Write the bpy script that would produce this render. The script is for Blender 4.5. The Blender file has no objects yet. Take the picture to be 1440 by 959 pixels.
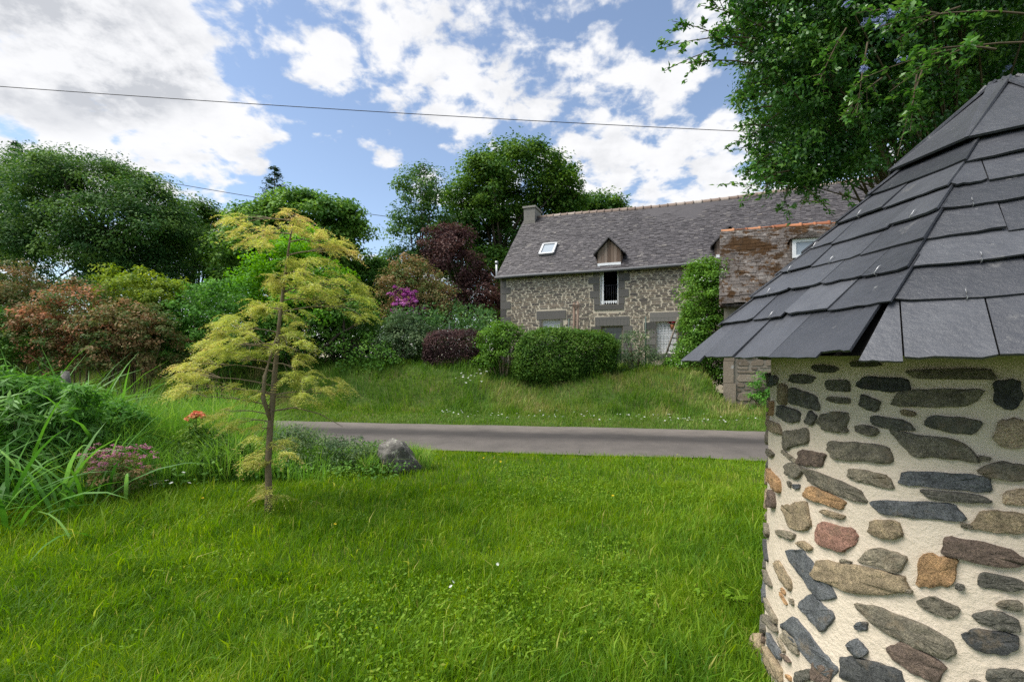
import bpy, math, random
import numpy as np
from mathutils import Vector
rng = np.random.default_rng(7)
random.seed(7)
S = bpy.context.scene
COL = S.collection
R = math.radians

# ------------------------------------------------------------------ camera, light, sky
F, HX, HY, EYE = 640.0, 720.0, 503.0, 1.6      # focal length and horizon in photo pixels, eye height in metres
cd = bpy.data.cameras.new('camera'); cam = bpy.data.objects.new('camera', cd); COL.objects.link(cam)
cd.sensor_width = 36; cd.lens = 16.0; cd.shift_y = (HY - 479.5) / 1440
cd.clip_start = .05; cd.clip_end = 3000
cam.location = (0, 0, EYE); cam.rotation_euler = (R(90), 0, 0)
S.camera = cam
SUN_AZ, SUN_EL = R(-98), R(58)
sd = Vector((math.sin(SUN_AZ) * math.cos(SUN_EL), math.cos(SUN_AZ) * math.cos(SUN_EL), math.sin(SUN_EL)))
sl = bpy.data.lights.new('sun', 'SUN'); sl.energy = 3.0; sl.angle = R(48); sl.color = (1, .96, .89)
so = bpy.data.objects.new('sun', sl); COL.objects.link(so); so.rotation_euler = sd.to_track_quat('Z', 'Y').to_euler(); so.location = (0, 0, 40)
S.view_settings.view_transform = 'Standard'; S.view_settings.look = 'None'
S.view_settings.exposure = 1.22; S.view_settings.gamma = 1
S.view_settings.use_curve_mapping = False
S.cycles.use_denoising = False
SKY_STRENGTH = .098

def world():
    w = bpy.data.worlds.new('World'); S.world = w; w.use_nodes = True
    nt = w.node_tree; nt.nodes.clear(); N = nt.nodes.new; L = nt.links.new
    def math_(op, a, b=None, clamp=False):
        n = N('ShaderNodeMath'); n.operation = op; n.use_clamp = clamp
        for i, x in enumerate((a, b)):
            if x is None: continue
            if isinstance(x, (int, float)): n.inputs[i].default_value = x
            else: L(x, n.inputs[i])
        return n.outputs[0]
    def mapr(x, a, b, c=0, d=1):
        n = N('ShaderNodeMapRange'); n.interpolation_type = 'SMOOTHSTEP'; L(x, n.inputs[0])
        for i, q in enumerate((a, b, c, d)): n.inputs[i + 1].default_value = q
        return n.outputs[0]
    sky = N('ShaderNodeTexSky'); sky.sky_type = 'NISHITA'; sky.sun_disc = False
    sky.sun_elevation = SUN_EL; sky.sun_rotation = SUN_AZ; sky.ozone_density = 1.3; sky.air_density = 1.0; sky.dust_density = .3
    tc = N('ShaderNodeTexCoord'); sp = N('ShaderNodeSeparateXYZ'); L(tc.outputs['Generated'], sp.inputs[0])
    zz = math_('ADD', math_('MAXIMUM', sp.outputs[2], 0.0), .28)
    cx = math_('DIVIDE', sp.outputs[0], zz); cy = math_('DIVIDE', sp.outputs[1], zz)
    cb = N('ShaderNodeCombineXYZ'); L(cx, cb.inputs[0]); L(cy, cb.inputs[1]); P = cb.outputs[0]
    def noise(scale, detail, rough, off=(0, 0, 0), dist=0., src=P):
        m = N('ShaderNodeMapping'); L(src, m.inputs[0]); m.inputs['Location'].default_value = off
        n = N('ShaderNodeTexNoise'); n.inputs['Scale'].default_value = scale; n.inputs['Detail'].default_value = detail
        n.inputs['Roughness'].default_value = rough; n.inputs['Distortion'].default_value = dist
        L(m.outputs[0], n.inputs['Vector']); return n.outputs[0]
    def blob(px, py, rpx):
        def pr(x, y):
            v = Vector(((x - HX) / F, 1, (HY - y) / F)).normalized(); k = max(v.z, 0) + .28
            return Vector((v.x / k, v.y / k, 0))
        c = pr(px, py); r = .5 * ((pr(px + rpx, py) - c).length + (pr(px, py - rpx) - c).length)
        d = N('ShaderNodeVectorMath'); d.operation = 'DISTANCE'; L(P, d.inputs[0]); d.inputs[1].default_value = c
        return mapr(d.outputs['Value'], r, r * .25)
    n0 = noise(2.4, 4, .5, (3.1, 1.7, 0), .2); n1 = noise(7.5, 8, .57, (1.3, 7.7, 0), .25); n2 = noise(12.5, 7, .56, (8.3, 2.2, 0), .2)
    den = math_('ADD', math_('MULTIPLY', n0, .14), math_('ADD', math_('MULTIPLY', n1, .40), math_('MULTIPLY', n2, .46)))
    BL = [(60, 60, 260, .085), (200, 90, 190, .08), (290, 190, 120, .07), (120, 230, 160, .09), (30, 150, 120, .05),
          (150, 20, 150, .12), (470, 255, 110, -.15), (540, 320, 90, -.17), (380, 265, 60, -.05), (345, 100, 55, -.13), (400, 140, 45, -.13),
          (480, 165, 60, -.10), (20, 182, 40, -.16), (480, 60, 110, .035), (620, 80, 120, .02), (640, 150, 100, .025),
          (840, 100, 110, .02), (930, 180, 140, .045), (960, 250, 130, .06), (740, 190, 50, -.09), (780, 30, 70, -.08), (905, 40, 60, -.06), (1010, 130, 50, -.08), (700, 230, 90, -.02),
          (840, 235, 90, .07), (590, 215, 60, -.07), (1000, 80, 120, .02), (420, 20, 80, .02), (600, 190, 45, -.06), (655, 240, 40, -.05), (550, 225, 30, .1)]
    for (x, y, r, wgt) in BL:
        den = math_('ADD', den, math_('MULTIPLY', blob(x, y, r), wgt))
    cov = mapr(den, .455, .565)
    thick = math_('MULTIPLY', mapr(noise(5.5, 7, .6, (5.5, 9.1, 0)), .42, .66), .42)
    for (x, y, r, wgt) in [(150, 70, 170, .95), (60, 35, 130, .6), (165, 150, 70, .7), (60, 150, 80, .45), (250, 105, 70, .5)]:
        thick = math_('ADD', thick, math_('MULTIPLY', blob(x, y, r), wgt))
    fine = mapr(noise(5, 9, .62, (1.2, 4, 0)), .36, .62, .05, 1.15)
    thick = math_('MULTIPLY', thick, fine, True)
    cm = N('ShaderNodeMix'); cm.data_type = 'RGBA'; L(thick, cm.inputs['Factor'])
    cm.inputs['A'].default_value = (4.45, 4.45, 4.5, 1); cm.inputs['B'].default_value = (2.75, 2.83, 3.0, 1)
    mx = N('ShaderNodeMix'); mx.data_type = 'RGBA'; L(math_('MULTIPLY', cov, .97), mx.inputs['Factor'])
    hs = N('ShaderNodeHueSaturation'); hs.inputs['Saturation'].default_value = .90; hs.inputs['Value'].default_value = .86; L(sky.outputs[0], hs.inputs['Color'])
    L(hs.outputs[0], mx.inputs['A']); L(cm.outputs['Result'], mx.inputs['B'])
    bg = N('ShaderNodeBackground'); bg.inputs[1].default_value = SKY_STRENGTH; L(mx.outputs['Result'], bg.inputs[0])
    o = N('ShaderNodeOutputWorld'); L(bg.outputs[0], o.inputs[0])
world()

# ------------------------------------------------------------------ helpers
def W(px, py, Y): return Vector(((px - HX) / F * Y, Y, EYE + (HY - py) / F * Y))
def ray(px, py): return Vector(((px - HX) / F, 1, (HY - py) / F))
def hit_plane(px, py, p0, n):
    d = ray(px, py); o = Vector((0, 0, EYE)); return o + d * ((p0 - o).dot(n) / d.dot(n))
def smooth(a, b, x):
    t = np.clip((np.asarray(x, float) - a) / (b - a), 0, 1); return t * t * (3 - 2 * t)
def vnoise(x, y, seed=0):
    x = np.asarray(x, float) + seed * 17.31; y = np.asarray(y, float) - seed * 9.77
    xi = np.floor(x); yi = np.floor(y); fx = x - xi; fy = y - yi
    fx = fx * fx * (3 - 2 * fx); fy = fy * fy * (3 - 2 * fy)
    def h(a, b):
        s = np.sin(a * 127.1 + b * 311.7 + seed * 74.7) * 43758.5453; return s - np.floor(s)
    return (h(xi, yi) * (1 - fx) + h(xi + 1, yi) * fx) * (1 - fy) + (h(xi, yi + 1) * (1 - fx) + h(xi + 1, yi + 1) * fx) * fy
def fbm(x, y, seed=0, o=3):
    s = 0; a = .5; t = 0
    for i in range(o): s = s + a * vnoise(x * 2 ** i, y * 2 ** i, seed + i); t += a; a *= .5
    return s / t

def origin(parent):
    v = Vector((0, 0, 0))
    while parent is not None: v += parent.location; parent = parent.parent
    return v
def tag(o, label=None, cat=None, group=None, kind=None):
    if label: o['label'] = label
    if cat: o['category'] = cat
    if group: o['group'] = group
    if kind: o['kind'] = kind
    return o
def empty(name, loc, label=None, cat=None, group=None):
    o = bpy.data.objects.new(name, None); COL.objects.link(o); o.location = loc; o.empty_display_size = .2
    return tag(o, label, cat, group)
def link(name, me, m, parent=None):
    o = bpy.data.objects.new(name, me); COL.objects.link(o)
    if m is not None:
        for q in (m if isinstance(m, (list, tuple)) else [m]): me.materials.append(q)
    if parent is not None: o.parent = parent
    return o
def shift(V, parent):
    o = origin(parent); return np.asarray(V, float).reshape(-1, 3) - np.array([o.x, o.y, o.z])

class MB:
    """collects polygons with a per-face tint v and builds ONE mesh object; vertices are given in world coordinates"""
    def __init__(s): s.V = []; s.Fc = []; s.T = []; s.sm = []
    def vert(s, p): s.V.append((p[0], p[1], p[2])); return len(s.V) - 1
    def face(s, idx, v=.5, smooth_=False): s.Fc.append(tuple(idx)); s.T.append(v); s.sm.append(smooth_)
    def poly(s, pts, v=.5): s.face([s.vert(p) for p in pts], v)
    def prism(s, pts, off, v=.5):
        """closed prism from outline pts swept by vector off"""
        a = [s.vert(p) for p in pts]; b = [s.vert(Vector(p) + off) for p in pts]; n = len(a)
        s.face(a[::-1], v); s.face(b, v)
        for i in range(n): s.face((a[i], a[(i + 1) % n], b[(i + 1) % n], b[i]), v)
    def box(s, o, ax, ay, az, v=.5):
        """box at corner o spanned by three vectors"""
        o = Vector(o); s.prism([o, o + ax, o + ax + ay, o + ay], Vector(az), v)
    def tube(s, pts, rad, n=7, v=.5, cap=True):
        pts = [Vector(p) for p in pts]
        if not isinstance(rad, (list, tuple)): rad = [rad] * len(pts)
        rings = []; up = Vector((.13, .21, 1)).normalized()
        for i, p in enumerate(pts):
            t = (pts[min(i + 1, len(pts) - 1)] - pts[max(i - 1, 0)]).normalized()
            a = t.cross(up)
            if a.length < .1: a = t.cross(Vector((1, 0, 0)))
            a.normalize(); b = t.cross(a)
            rings.append([s.vert(p + (a * math.cos(2 * math.pi * k / n) + b * math.sin(2 * math.pi * k / n)) * rad[i]) for k in range(n)])
        for r0, r1 in zip(rings, rings[1:]):
            for k in range(n): s.face((r0[k], r0[(k + 1) % n], r1[(k + 1) % n], r1[k]), v, True)
        if cap: s.face(rings[0][::-1], v); s.face(rings[-1], v)
    def build(s, name, m, parent=None):
        me = bpy.data.meshes.new(name); me.from_pydata(shift(s.V, parent).tolist(), [], s.Fc)
        a = me.attributes.new('v', 'FLOAT', 'FACE'); a.data.foreach_set('value', np.array(s.T, np.float32))
        me.polygons.foreach_set('use_smooth', s.sm); me.update()
        return link(name, me, m, parent)

def raw_mesh(name, V, loops, starts, totals, tint, m, parent=None, smooth_=False):
    me = bpy.data.meshes.new(name); V = shift(V, parent)
    me.vertices.add(len(V)); me.vertices.foreach_set('co', V.astype(np.float32).ravel())
    me.loops.add(len(loops)); me.loops.foreach_set('vertex_index', loops.astype(np.int32))
    me.polygons.add(len(starts)); me.polygons.foreach_set('loop_start', starts.astype(np.int32))
    a = me.attributes.new('v', 'FLOAT', 'FACE'); a.data.foreach_set('value', tint.astype(np.float32))
    if smooth_: me.polygons.foreach_set('use_smooth', np.ones(len(starts), bool))
    me.update(calc_edges=True)
    return link(name, me, m, parent)
def unit(a): return a / np.maximum(np.linalg.norm(a, axis=1, keepdims=True), 1e-9)
def rdir(n): return unit(rng.normal(size=(n, 3)))
def leaf_mesh(name, P, Nn, L, Wd, v, m, parent=None, axis=None, fold=.18):
    """one folded four-cornered blade per leaf"""
    n = len(P); Nn = unit(Nn); L = np.broadcast_to(L, (n,))[:, None]; Wd = np.broadcast_to(Wd, (n,))[:, None]
    A = rdir(n) if axis is None else axis
    T = unit(A - Nn * (A * Nn).sum(1, keepdims=True)); B = np.cross(Nn, T)
    V = np.stack([P - T * L * .5, P - T * L * .04 - B * Wd * .5 + Nn * Wd * fold, P + T * L * .5 - Nn * L * .06, P - T * L * .04 + B * Wd * .5 + Nn * Wd * fold], 1).reshape(-1, 3)
    return raw_mesh(name, V, np.arange(4 * n), np.arange(n) * 4, None, np.broadcast_to(v, (n,)), m, parent)
def blade_mesh(name, P, H, Wd, lean, v, m, parent=None, sag=.35):
    """arching grass blades: root, mid pair, tip"""
    n = len(P); a = rng.uniform(0, 2 * np.pi, n); side = np.stack([np.cos(a), np.sin(a), np.zeros(n)], 1)
    lean3 = np.concatenate([lean, np.zeros((n, 1))], 1) * H[:, None]; up = np.array([0, 0, 1.])
    s = side * (Wd[:, None] * .5)
    m1 = P + up * (H * .58)[:, None] + lean3 * .33; ll = np.linalg.norm(lean, axis=1)
    tip = P + up * (H * np.clip(1 - sag * ll ** 1.5, .25, 1))[:, None] + lean3
    V = np.stack([P - s - up * .015, P + s - up * .015, m1 - s * .85, m1 + s * .85, tip], 1).reshape(-1, 3)
    b = (np.arange(n) * 5)[:, None]
    loops = (b + np.array([[0, 1, 3, 2, 2, 3, 4]])).ravel()
    st = (np.arange(n) * 7)[:, None] + np.array([[0, 4]])
    return raw_mesh(name, V, loops, st.ravel(), None, np.repeat(v, 2), m, parent)

# ------------------------------------------------------------------ materials
def new_mat(name):
    m = bpy.data.materials.new(name); m.use_nodes = True; nt = m.node_tree; nt.nodes.clear()
    return m, nt, nt.nodes.new, nt.links.new
def ramp(N, L, src, stops):
    r = N('ShaderNodeValToRGB'); e = r.color_ramp.elements
    while len(e) < len(stops): e.new(.5)
    for k, (p, c) in enumerate(stops): e[k].position = p; e[k].color = (*c, 1)
    L(src, r.inputs[0]); return r.outputs[0]
def nz(N, L, scale, detail=4, rough=.6, src=None, stretch=None, kind='Object'):
    t = N('ShaderNodeTexNoise'); t.inputs['Scale'].default_value = scale; t.inputs['Detail'].default_value = detail; t.inputs['Roughness'].default_value = rough
    c = N('ShaderNodeTexCoord'); mp = N('ShaderNodeMapping'); L(c.outputs[kind], mp.inputs[0])
    if stretch: mp.inputs['Scale'].default_value = stretch
    L(mp.outputs[0], t.inputs['Vector']); return t.outputs[0]
def mixc(N, L, f, a, b, mode='MIX'):
    n = N('ShaderNodeMix'); n.data_type = 'RGBA'; n.blend_type = mode
    if isinstance(f, (int, float)): n.inputs['Factor'].default_value = f
    else: L(f, n.inputs['Factor'])
    for k, x in (('A', a), ('B', b)):
        if isinstance(x, tuple): n.inputs[k].default_value = (*x, 1)
        else: L(x, n.inputs[k])
    return n.outputs['Result']
def leaf_mat(name, stops, trans=.35, rough=.62, spec=.16):
    m, nt, N, L = new_mat(name)
    at = N('ShaderNodeAttribute'); at.attribute_name = 'v'
    k = len(stops); c = ramp(N, L, at.outputs['Fac'], [(i / (k - 1), s) for i, s in enumerate(stops)])
    p = N('ShaderNodeBsdfPrincipled'); L(c, p.inputs['Base Color']); p.inputs['Roughness'].default_value = rough; p.inputs['Specular IOR Level'].default_value = spec
    t = N('ShaderNodeBsdfTranslucent'); h = N('ShaderNodeHueSaturation'); h.inputs['Hue'].default_value = .49; h.inputs['Saturation'].default_value = 1.1; h.inputs['Value'].default_value = 1.35
    L(c, h.inputs['Color']); L(h.outputs[0], t.inputs[0])
    mx = N('ShaderNodeMixShader'); mx.inputs[0].default_value = trans; L(p.outputs[0], mx.inputs[1]); L(t.outputs[0], mx.inputs[2])
    o = N('ShaderNodeOutputMaterial'); L(mx.outputs[0], o.inputs[0]); return m
def solid_mat(name, stops, rough=.8, spec=.3, nscale=8, nmix=.3, bump=.3, bdist=.01, use_v=True, stretch=None, metal=0, spots=None, bscale=None):
    """tint attribute v mixed with object-space noise through a colour ramp, plus bump and optional spots (scale, threshold, colour)"""
    m, nt, N, L = new_mat(name)
    n1 = nz(N, L, nscale, 6, .65, stretch=stretch)
    if use_v:
        at = N('ShaderNodeAttribute'); at.attribute_name = 'v'
        a = N('ShaderNodeMath'); a.operation = 'SUBTRACT'; L(n1, a.inputs[0]); a.inputs[1].default_value = .5
        b = N('ShaderNodeMath'); b.operation = 'MULTIPLY_ADD'; L(a.outputs[0], b.inputs[0]); b.inputs[1].default_value = nmix * 2; L(at.outputs['Fac'], b.inputs[2]); b.use_clamp = True; f = b.outputs[0]
    else: f = n1
    k = len(stops); c = ramp(N, L, f, [((i / (k - 1)) if use_v else .3 + .4 * i / (k - 1), s) for i, s in enumerate(stops)])
    for sp_ in (spots or []):
        sc, th, colr = sp_[:3]
        q = nz(N, L, sc, 5, .7); mr = N('ShaderNodeMapRange'); L(q, mr.inputs[0]); mr.inputs[1].default_value = th; mr.inputs[2].default_value = th + .06
        c = mixc(N, L, mr.outputs[0], c, colr)
    p = N('ShaderNodeBsdfPrincipled'); L(c, p.inputs['Base Color']); p.inputs['Roughness'].default_value = rough; p.inputs['Specular IOR Level'].default_value = spec; p.inputs['Metallic'].default_value = metal
    if bump:
        bn = nz(N, L, bscale or nscale * 3, 8, .65, stretch=stretch); bp = N('ShaderNodeBump'); bp.inputs['Strength'].default_value = bump; bp.inputs['Distance'].default_value = bdist
        L(bn, bp.inputs['Height']); L(bp.outputs[0], p.inputs['Normal'])
    o = N('ShaderNodeOutputMaterial'); L(p.outputs[0], o.inputs[0]); return m

M = {}
M['lawn'] = leaf_mat('lawn_blades', [(.075, .175, .011), (.16, .29, .016), (.26, .37, .027), (.46, .44, .12)], .48, .55, .2)
M['bank'] = leaf_mat('bank_blades', [(.055, .135, .018), (.11, .225, .022), (.20, .27, .055), (.38, .31, .145)], .35, .6, .2)
M['tall'] = leaf_mat('tall_grass_blades', [(0.085, 0.211, 0.029), (0.152, 0.325, 0.043), (0.254, 0.423, 0.072), (0.507, 0.488, 0.186)], .4, .5, .3)
M['strap'] = leaf_mat('strap_leaves', [(0.0438, 0.1375, 0.0225), (0.075, 0.2125, 0.0275), (0.125, 0.3, 0.05), (0.2125, 0.375, 0.125)], .38, .5, .22)
M['oak'] = leaf_mat('oak_leaves', [(0.0323, 0.0924, 0.0157), (0.0573, 0.1428, 0.022), (0.14, 0.2464, 0.0358)], .3)
M['ash'] = leaf_mat('ash_leaves', [(0.0346, 0.09, 0.0269), (0.0576, 0.144, 0.0336), (0.138, 0.246, 0.048)], .28)
M['mid'] = leaf_mat('mid_green_leaves', [(0.0528, 0.1403, 0.0246), (0.088, 0.2063, 0.0308), (0.187, 0.33, 0.055)], .32)
M['lime'] = leaf_mat('lime_leaves', [(0.087, 0.232, 0.0174), (0.1305, 0.3335, 0.0217), (0.203, 0.435, 0.0362)], .4)
M['fresh'] = leaf_mat('fresh_green_leaves', [(0.0508, 0.1595, 0.0261), (0.087, 0.2392, 0.0319), (0.1595, 0.348, 0.0653)], .36)
M['conifer'] = leaf_mat('conifer_needles', [(0.0174, 0.0508, 0.0261), (0.029, 0.0725, 0.0348), (0.0508, 0.1015, 0.0435)], .15)
M['copper'] = leaf_mat('copper_leaves', [(0.0367, 0.02, 0.0233), (0.0667, 0.0333, 0.0333), (0.1084, 0.0584, 0.0467)], .25)
M['russet'] = leaf_mat('russet_leaves', [(0.0715, 0.143, 0.0364), (0.13, 0.1495, 0.0494), (0.234, 0.1495, 0.0715), (0.468, 0.221, 0.117)], .32)
M['russet_green'] = leaf_mat('bronze_green_leaves', [(0.0688, 0.1313, 0.0325), (0.125, 0.15, 0.0425), (0.2125, 0.1625, 0.0688), (0.325, 0.2, 0.1)], .3)
M['yellow_green'] = leaf_mat('yellow_green_leaves', [(0.1117, 0.1914, 0.0239), (0.1914, 0.2871, 0.0319), (0.3031, 0.3828, 0.0559)], .4)
M['gold'] = leaf_mat('golden_leaflets', [(.22, .31, .055), (.36, .42, .085), (.50, .49, .13), (.54, .36, .16)], .42, .5, .3)
M['hedge'] = leaf_mat('hedge_leaves', [(.026, .072, .011), (.052, .125, .014), (.09, .18, .024), (.17, .26, .045)], .32)
M['hedge_light'] = leaf_mat('pale_shrub_leaves', [(0.058, 0.145, 0.0174), (0.1015, 0.2175, 0.0261), (0.1595, 0.3045, 0.0435)], .34)
M['purple'] = leaf_mat('purple_leaves', [(0.0406, 0.0261, 0.0261), (0.0725, 0.0377, 0.0377), (0.1232, 0.0609, 0.0522)], .25)
M['grey_green'] = leaf_mat('grey_green_leaves', [(0.0435, 0.087, 0.0362), (0.0798, 0.1377, 0.058), (0.145, 0.203, 0.087)], .3)
M['cean'] = leaf_mat('glossy_shrub_leaves', [(0.0232, 0.0798, 0.0174), (0.0435, 0.1377, 0.0232), (0.0798, 0.2102, 0.0348), (0.1595, 0.3045, 0.058)], .30, .38, .45)
M['magenta'] = leaf_mat('magenta_petals', [(.30, .05, .24), (.42, .09, .36), (.55, .2, .5)], .3)
M['pink'] = leaf_mat('pink_petals', [(.36, .12, .21), (.42, .17, .26), (.36, .21, .21)], .3)
M['coral'] = leaf_mat('coral_petals', [(.50, .15, .10), (.70, .22, .12), (.62, .28, .16)], .3)
M['blue'] = leaf_mat('blue_petals', [(.22, .25, .46), (.30, .34, .58), (.42, .46, .70)], .3)
M['white_petal'] = leaf_mat('white_petals', [(.75, .75, .72), (.82, .82, .8)], .3)
M['yellow_petal'] = leaf_mat('yellow_petals', [(.75, .5, .02), (.85, .62, .03)], .3)
M['red_petal'] = leaf_mat('red_petals', [(.35, .01, .03), (.5, .02, .05)], .25)
M['bark'] = solid_mat('bark', [(.035, .028, .02), (.075, .06, .045), (.13, .115, .09)], .9, .2, 14, .5, .6, .02, stretch=(1, 1, .25))
M['bark_pale'] = solid_mat('pale_bark', [(.09, .066, .042), (.19, .145, .092), (.32, .26, .175)], .85, .2, 40, .5, .5, .006, stretch=(1, 1, .3))
M['stem'] = solid_mat('brown_stem', [(.06, .045, .03), (.13, .10, .06), (.2, .16, .1)], .85, .2, 20, .4, .2, .003)
M['green_stem'] = solid_mat('green_stem', [(.06, .12, .02), (.1, .18, .03)], .7, .2, 20, .4, 0)

# ------------------------------------------------------------------ terrain and road
TH = R(8.3); DX, DY = math.cos(TH), -math.sin(TH); NX, NY = math.sin(TH), math.cos(TH)
def su(x, y): return x * NX + y * NY, x * DX + y * DY
def ground_h(x, y):
    x = np.asarray(x, float); y = np.asarray(y, float); s, u = su(x, y)
    lawn = .05 * (fbm(x * .5, y * .5, 3) - .5)
    top = 1.18 + .25 * smooth(-1, -7, u) + .18 * (vnoise(u * .45, 0 * u, 5) - .5)
    top = top * (1 - .92 * smooth(3.5, 4.2, u))
    toe = 11.7 + .5 * (vnoise(u * .5, 0 * u + 4, 6) - .5)
    verge = .13 * smooth(10.5, 11.6, s)
    bank = smooth(0, 1, (s - toe) / 2.3)
    bumps = .16 * (fbm(x * 1.1, y * 1.1, 9) - .5) * bank
    far = -(.2) * smooth(15, 18, s)
    h = np.where(s < 10.45, lawn, verge + (top - .13) * bank + bumps + far * bank * (top > .5))
    inroad = smooth(7.35, 7.6, s) * (1 - smooth(10.5, 10.75, s))
    return h * (1 - inroad) + (-.05) * inroad
def grid_sheet(name, xs, ys, m, hf):
    X, Y = np.meshgrid(xs, ys); Z = hf(X, Y); nx, ny = len(xs), len(ys)
    V = np.stack([X, Y, Z], -1).reshape(-1, 3)
    i = np.arange(nx - 1)[None, :] + (np.arange(ny - 1) * nx)[:, None]; i = i.ravel()
    loops = np.stack([i, i + 1, i + nx + 1, i + nx], 1).ravel()
    return raw_mesh(name, V, loops, np.arange(len(i)) * 4, None, np.full(len(i), .5), m, smooth_=True)
def ground_mat():
    m, nt, N, L = new_mat('soil_and_turf')
    a = nz(N, L, 1.3, 6, .6); b = nz(N, L, 16, 6, .7)
    c = ramp(N, L, a, [(.35, (.035, .075, .012)), (.55, (.06, .10, .018)), (.7, (.09, .095, .03))])
    c = mixc(N, L, ramp(N, L, b, [(.45, (0, 0, 0)), (.7, (1, 1, 1))]), c, (.05, .04, .022))
    p = N('ShaderNodeBsdfPrincipled'); L(c, p.inputs['Base Color']); p.inputs['Roughness'].default_value = .95; p.inputs['Specular IOR Level'].default_value = .1
    o = N('ShaderNodeOutputMaterial'); L(p.outputs[0], o.inputs[0]); return m
GM = ground_mat()
xs = np.concatenate([[-1500, -400, -120, -60], np.arange(-40, -14, 1.), np.arange(-14, 14, .25), np.arange(14, 40, 1.), [60, 120, 400, 1500]])
ys = np.concatenate([[-1500, -300, -60, -20], np.arange(-8, 5, .5), np.arange(5, 18, .22), np.arange(18, 45, 1.), [60, 120, 400, 1500]])
tag(grid_sheet('ground', xs, ys, GM, ground_h), kind='structure')
def road_mat():
    m, nt, N, L = new_mat('asphalt')
    tc = N('ShaderNodeTexCoord'); sp = N('ShaderNodeSeparateXYZ'); L(tc.outputs['UV'], sp.inputs[0])
    wob = nz(N, L, .8, 4, .6)
    ad = N('ShaderNodeMath'); ad.operation = 'MULTIPLY_ADD'; L(wob, ad.inputs[0]); ad.inputs[1].default_value = .18; L(sp.outputs[1], ad.inputs[2])
    c = ramp(N, L, ad.outputs[0], [(.08, (.135, .127, .12)), (.26, (.115, .108, .104)), (.42, (.105, .098, .095)), (.56, (.052, .049, .049)), (.68, (.056, .053, .053)), (.82, (.13, .12, .115)), (1, (.16, .148, .14))])
    c = mixc(N, L, 1., c, (.74, .705, .665), 'MULTIPLY'); f = nz(N, L, 90, 3, .8); c = mixc(N, L, .55, c, ramp(N, L, f, [(.3, (.25, .25, .25)), (.7, (.9, .9, .88))]), 'OVERLAY')
    g = nz(N, L, 2.2, 6, .65); c = mixc(N, L, .6, c, ramp(N, L, g, [(.3, (.35, .35, .35)), (.7, (.65, .64, .63))]), 'OVERLAY')
    p = N('ShaderNodeBsdfPrincipled'); L(c, p.inputs['Base Color']); p.inputs['Roughness'].default_value = .85; p.inputs['Specular IOR Level'].default_value = .25
    bp = N('ShaderNodeBump'); bp.inputs['Strength'].default_value = .4; bp.inputs['Distance'].default_value = .006; L(f, bp.inputs['Height']); L(bp.outputs[0], p.inputs['Normal'])
    o = N('ShaderNodeOutputMaterial'); L(p.outputs[0], o.inputs[0]); return m
def road():
    us = np.arange(-60, 60, .25); ss = np.linspace(0, 1, 13); V = []; UV = []
    for j, t in enumerate(ss):
        for u in us:
            s0 = 7.55 + .10 * (vnoise(u * 1.3, 0, 21) - .5) + .08 * (vnoise(u * 5, 0, 22) - .5); s1 = 10.52 + .12 * (vnoise(u * 1.1, 0, 23) - .5) + .1 * (vnoise(u * 5, 0, 24) - .5)
            s = s0 + (s1 - s0) * t
            V.append((u * DX + s * NX, u * DY + s * NY, .012 + .03 * math.sin(t * math.pi))); UV.append((u, t))
    nx = len(us); i = (np.arange(nx - 1)[None, :] + (np.arange(12) * nx)[:, None]).ravel()
    loops = np.stack([i, i + 1, i + nx + 1, i + nx], 1).ravel()
    o = raw_mesh('road', np.array(V), loops, np.arange(len(i)) * 4, None, np.full(len(i), .5), road_mat(), smooth_=True)
    uv = o.data.uv_layers.new(name='UVMap'); uv.data.foreach_set('uv', np.array(UV, np.float32)[loops].ravel())
    tag(o, kind='structure')
road()

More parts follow.
